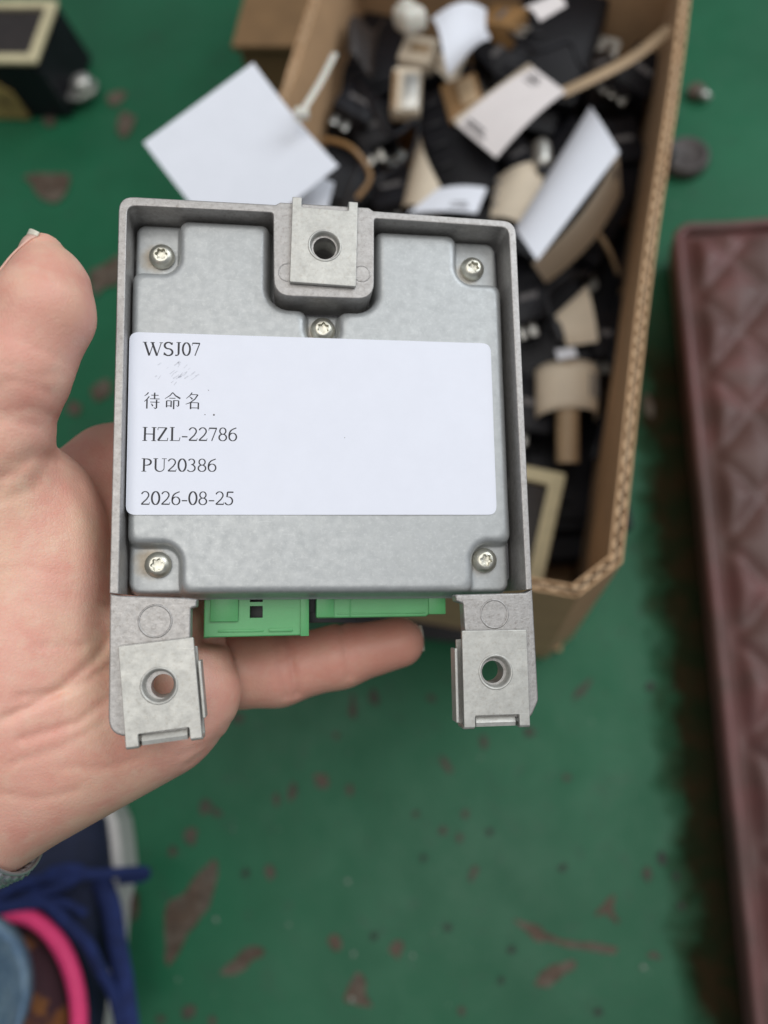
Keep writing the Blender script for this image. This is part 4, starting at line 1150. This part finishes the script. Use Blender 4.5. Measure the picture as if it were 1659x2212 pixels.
g2 = extrude('green_connector', round_poly([(-1.4, -60.0), (30.2, -59.8), (31.4, -59.0), (35.8, -59.1), (35.9, -44), (-1.4, -44)], .6, 3), -27, -14.2, M['green'], dev, .4)
rb('key_panel', -1.3, 3.7, -59.7, -45, -14.25, -13.7, .2, M['green'], g2)
rb('mould_line', 8.0, 8.5, -59.5, -45, -14.25, -13.95, .1, M['green'], g2)
rb('mould_line', 4.6, 30.0, -58.9, -58.5, -14.25, -13.95, .1, M['green'], g2)
rb('end_block', 30.9, 35.9, -59.2, -45, -15, -13.5, .3, M['green'], g2)
rb('connector_gap', -3.7, -1.3, -58.4, -46, -24, -18, .1, M['greendark'], dev)
rb('socket_lip', -3.4, 10.5, -61.3, -50, -22.5, -18.5, .3, M['greendark'], dev)

# paper label with its print
def label_sheet():
    P = round_poly([(-52.4, -32.1), (49.2, -31.3), (48.7, 19.0), (-53.0, 18.4)], 2.6, 7)
    m = mat('label paper', (.80, .82, .90), .5, var=.012, var_scale=.15, bump=.04, bump_scale=.6)
    return extrude('stock_label', P, -4.75, -4.58, m, dev, .02)
lab = label_sheet(); lab['label'] = 'white rectangular paper label with printed codes'
ZI = -4.565
def ribbon(strokes, x0, y0, sx, sy, skew=0.0, name='printed_text', ink='ink'):
    """strokes: list of (points, widths) in glyph units -> one flat printed mesh"""
    V = []; F = []
    for pts, wd in strokes:
        P = [Vector(p) for p in pts]; K = len(P)
        for i, p in enumerate(P):
            t_ = P[min(i+1, K-1)]-P[max(i-1, 0)]
            t_ = Vector((t_.x*sx, t_.y*sy))
            if t_.length < 1e-9: t_ = Vector((1, 0))
            t_.normalize(); n_ = Vector((-t_.y, t_.x)); w_ = wd[i] if hasattr(wd, '__len__') else wd
            q = Vector((x0+p.x*sx+skew*p.y, y0+p.y*sy))
            for s in (1, -1): V.append((q.x+n_.x*s*w_*sy/2, q.y+n_.y*s*w_*sy/2, ZI))
        b = len(V)-2*K
        for i in range(K-1): F.append((b+2*i, b+2*i+1, b+2*i+3, b+2*i+2))
    return V, F
def arc(cx, cy, rx, ry, a0, a1, n=18): return [(cx+rx*math.cos(math.radians(a0+(a1-a0)*i/n)), cy+ry*math.sin(math.radians(a0+(a1-a0)*i/n))) for i in range(n+1)]
def thick(P, lo_, hi_, phase=0):   # wider where the stroke runs vertically
    W = []
    for i in range(len(P)):
        a, b = P[max(0, i-1)], P[min(len(P)-1, i+1)]; d = Vector((b[0]-a[0], b[1]-a[1]))
        W.append(lo_+(hi_-lo_)*abs(d.y)/max(d.length, 1e-9))
    return W
TK, TN = .142, .062
def st(x0, y0, x1, y1, w_): return ([(x0, y0), (x1, y1)], w_)
def serif(x, y, w_=.13): return ([(x-w_, y), (x+w_, y)], .045)
def glyph(c):
    S = []
    if c == 'W':
        S = [st(.10, .97, .36, .0, TK), st(.36, .0, .58, .95, TN), st(.50, .97, .78, .0, TK), st(.78, .0, 1.0, .97, TN), serif(.10, .975, .12), serif(.52, .975, .12), serif(1.0, .975, .10)]; wd = 1.10
    elif c == 'S':
        P = arc(.30, .74, .21, .235, 20, 270, 16)+arc(.30, .255, .23, .25, 90, -160, 16); S = [(P, thick(P, TN+.02, TK)), st(.50, .80, .52, .98, .05), st(.06, .02, .075, .24, .05)]; wd = .60
    elif c == 'J':
        P = [(.27, .97), (.27, .2)]+arc(.15, .16, .12, .15, 0, -120, 8); S = [(P, [TK]*2+[TK, .11, .1, .09, .08, .08, .09, .10, .12]), serif(.27, .975)]; wd = .44
    elif c == 'H':
        S = [st(.17, 0, .17, .97, TK), st(.65, 0, .65, .97, TK), st(.17, .5, .65, .5, TN)]+[serif(x, y) for x in (.17, .65) for y in (.022, .975)]; wd = .80
    elif c == 'Z':
        S = [st(.08, .95, .55, .95, .055), st(.52, .95, .08, .03, TK), st(.06, .028, .58, .028, .055), st(.07, .97, .055, .77, .05), st(.57, .0, .60, .23, .05)]; wd = .66
    elif c == 'L':
        S = [st(.17, 0, .17, .97, TK), st(.05, .025, .56, .025, .05), serif(.17, .975), st(.55, .0, .60, .27, .05)]; wd = .66
    elif c == '-': S = [st(.04, .30, .34, .30, .085)]; wd = .38
    elif c == 'P':
        P = [(.17, .95)]+arc(.30, .715, .24, .235, 90, -90, 14)+[(.17, .48)]; S = [st(.17, 0, .17, .97, TK), (P, thick(P, TN, TK)), serif(.17, .022), st(.04, .975, .2, .975, .045)]; wd = .62
    elif c == 'U':
        P = [(.17, .97), (.17, .3)]+arc(.40, .28, .23, .265, 180, 360, 14)+[(.63, .3), (.63, .97)]; S = [(P, [TK]*2+[TK-(TK-TN)*min(1, i/8) for i in range(15)]+[TN]*2), serif(.17, .975), serif(.63, .975)]; wd = .80
    elif c == '0':
        P = arc(.26, .485, .20, .47, 90, 450, 28); S = [(P, thick(P, .05, TK*.95))]; wd = .54
    elif c == '7': S = [st(.05, .92, .47, .92, .10), st(.455, .92, .20, .0, .075), st(.05, .92, .035, .74, .04)]; wd = .54
    elif c == '2':
        P = arc(.24, .70, .19, .255, 165, -20, 14)+[(.33, .42), (.05, .05)]; S = [(P, thick(P, .06, .10)), st(.04, .045, .47, .045, .09), st(.46, .03, .49, .2, .04)]; wd = .54
    elif c == '8':
        P = arc(.26, .72, .165, .23, 90, 450, 22); Q = arc(.26, .25, .20, .24, 90, 450, 22); S = [(P, thick(P, .05, .10)), (Q, thick(Q, .05, .11))]; wd = .54
    elif c == '6':
        P = [(.46, .955), (.30, .87)]+arc(.36, .40, .29, .47, 115, 180, 8)+arc(.27, .29, .20, .28, 180, 540, 24); S = [(P, thick(P, .05, .11))]; wd = .54
    elif c == '3':
        P = arc(.22, .735, .165, .215, 155, -90, 14)+arc(.20, .265, .22, .265, 90, -150, 16); S = [(P, thick(P, .05, .11))]; wd = .54
    elif c == '5':
        P = [(.14, .93), (.11, .58)]+arc(.20, .29, .21, .29, 95, -155, 18); S = [(P, thick(P, .055, .11)), st(.13, .93, .46, .93, .10)]; wd = .54
    return S, wd
def text_line(txt, x0, y0, w_, h_, slope=0.0, parent=None):
    tot = sum(glyph(c)[1] for c in txt); sx = w_/(tot-.08); V = []; F = []; cur = -.04
    for c in txt:
        S, wd = glyph(c); v, f_ = ribbon(S, x0+cur*sx, y0+slope*cur*sx, sx, h_); b = len(V); V += v; F += [tuple(b+i for i in q) for q in f_]; cur += wd
    return from_data('printed_text', V, F, M['ink'], lab, fix=False)
text_line('WSJ07', -49.1, 11.9, 15.2, 3.85, .03)
text_line('HZL-22786', -48.7, -11.95, 25.1, 3.85, .02)
text_line('PU20386', -48.7, -20.35, 19.7, 3.65, .015)
text_line('2026-08-25', -48.5, -29.35, 24.4, 3.75, .008)
# 待命名
CJ = {
 '待': [([(.28, .98), (.18, .86), (.04, .76)], [.07, .06, .03]), ([(.33, .74), (.20, .57), (.03, .42)], [.07, .06, .03]), st(.20, .55, .20, .0, .085),
       st(.45, .82, .90, .82, .045), st(.66, .98, .66, .62, .085), st(.38, .60, .97, .60, .045), st(.40, .40, .97, .40, .045),
       ([(.79, .55), (.79, .05), (.72, .01), (.62, .08)], [.085, .085, .07, .03]), ([(.46, .30), (.52, .24), (.56, .16)], [.04, .07, .09])],
 '命': [([(.50, .99), (.34, .80), (.03, .60)], [.06, .06, .03]), ([(.50, .99), (.68, .80), (.98, .63)], [.05, .08, .10]), st(.30, .64, .68, .64, .045),
       st(.14, .48, .14, .08, .08), st(.14, .48, .42, .48, .045), st(.42, .48, .42, .10, .08), st(.14, .17, .42, .17, .045),
       st(.58, .50, .88, .50, .045), ([(.88, .50), (.88, .20), (.84, .15), (.74, .20)], [.08, .08, .06, .03]), st(.58, .52, .58, -.02, .085)],
 '名': [([(.44, .99), (.30, .80), (.08, .62)], [.07, .06, .03]), st(.40, .87, .80, .87, .045), ([(.80, .87), (.62, .60), (.34, .38), (.05, .27)], [.08, .07, .06, .03]),
       ([(.30, .72), (.40, .66), (.46, .58)], [.04, .07, .09]), st(.36, .40, .36, -.02, .085), st(.36, .38, .84, .38, .045), st(.84, .38, .84, -.02, .085), st(.36, .06, .84, .06, .045)]}
V = []; F = []
for i, c in enumerate('待命名'):
    v, f_ = ribbon(CJ[c], -48.65+i*5.45, -3.0+.12*i, 4.3, 4.6); b = len(V); V += v; F += [tuple(b+k for k in q) for q in f_]
from_data('printed_text', V, F, M['ink'], lab)
# smudge and specks on the paper
M['smudge'] = mat('grey smudge', (.64, .655, .72), .6, col2=(.74, .76, .83), c2_scale=1.2)
for i in range(26):
    x, y = -40+random.gauss(0, 2.3), 7.2+random.gauss(0, 2.0); a = random.uniform(.5, 1.0); L_ = random.uniform(.3, 1.1); w_ = random.uniform(.05, .14)
    dx, dy = math.cos(a)*L_, math.sin(a)*L_
    from_data('smudge', [(x-dx-w_, y-dy+w_, ZI), (x-dx+w_, y-dy-w_, ZI), (x+dx+w_, y+dy-w_, ZI), (x+dx-w_, y+dy+w_, ZI)], [(0, 1, 2, 3)], M['smudge'], lab)
for (x, y, r) in ((-32.3, -4.3, .16), (-29.9, -4.3, .28), (6.0, -9.9, .12), (-31.5, 2.6, .14)):
    from_data('speck', [(x+r*math.cos(k*.785), y+r*math.sin(k*.785), ZI) for k in range(8)], [tuple(range(8))], M['greyink'], lab)
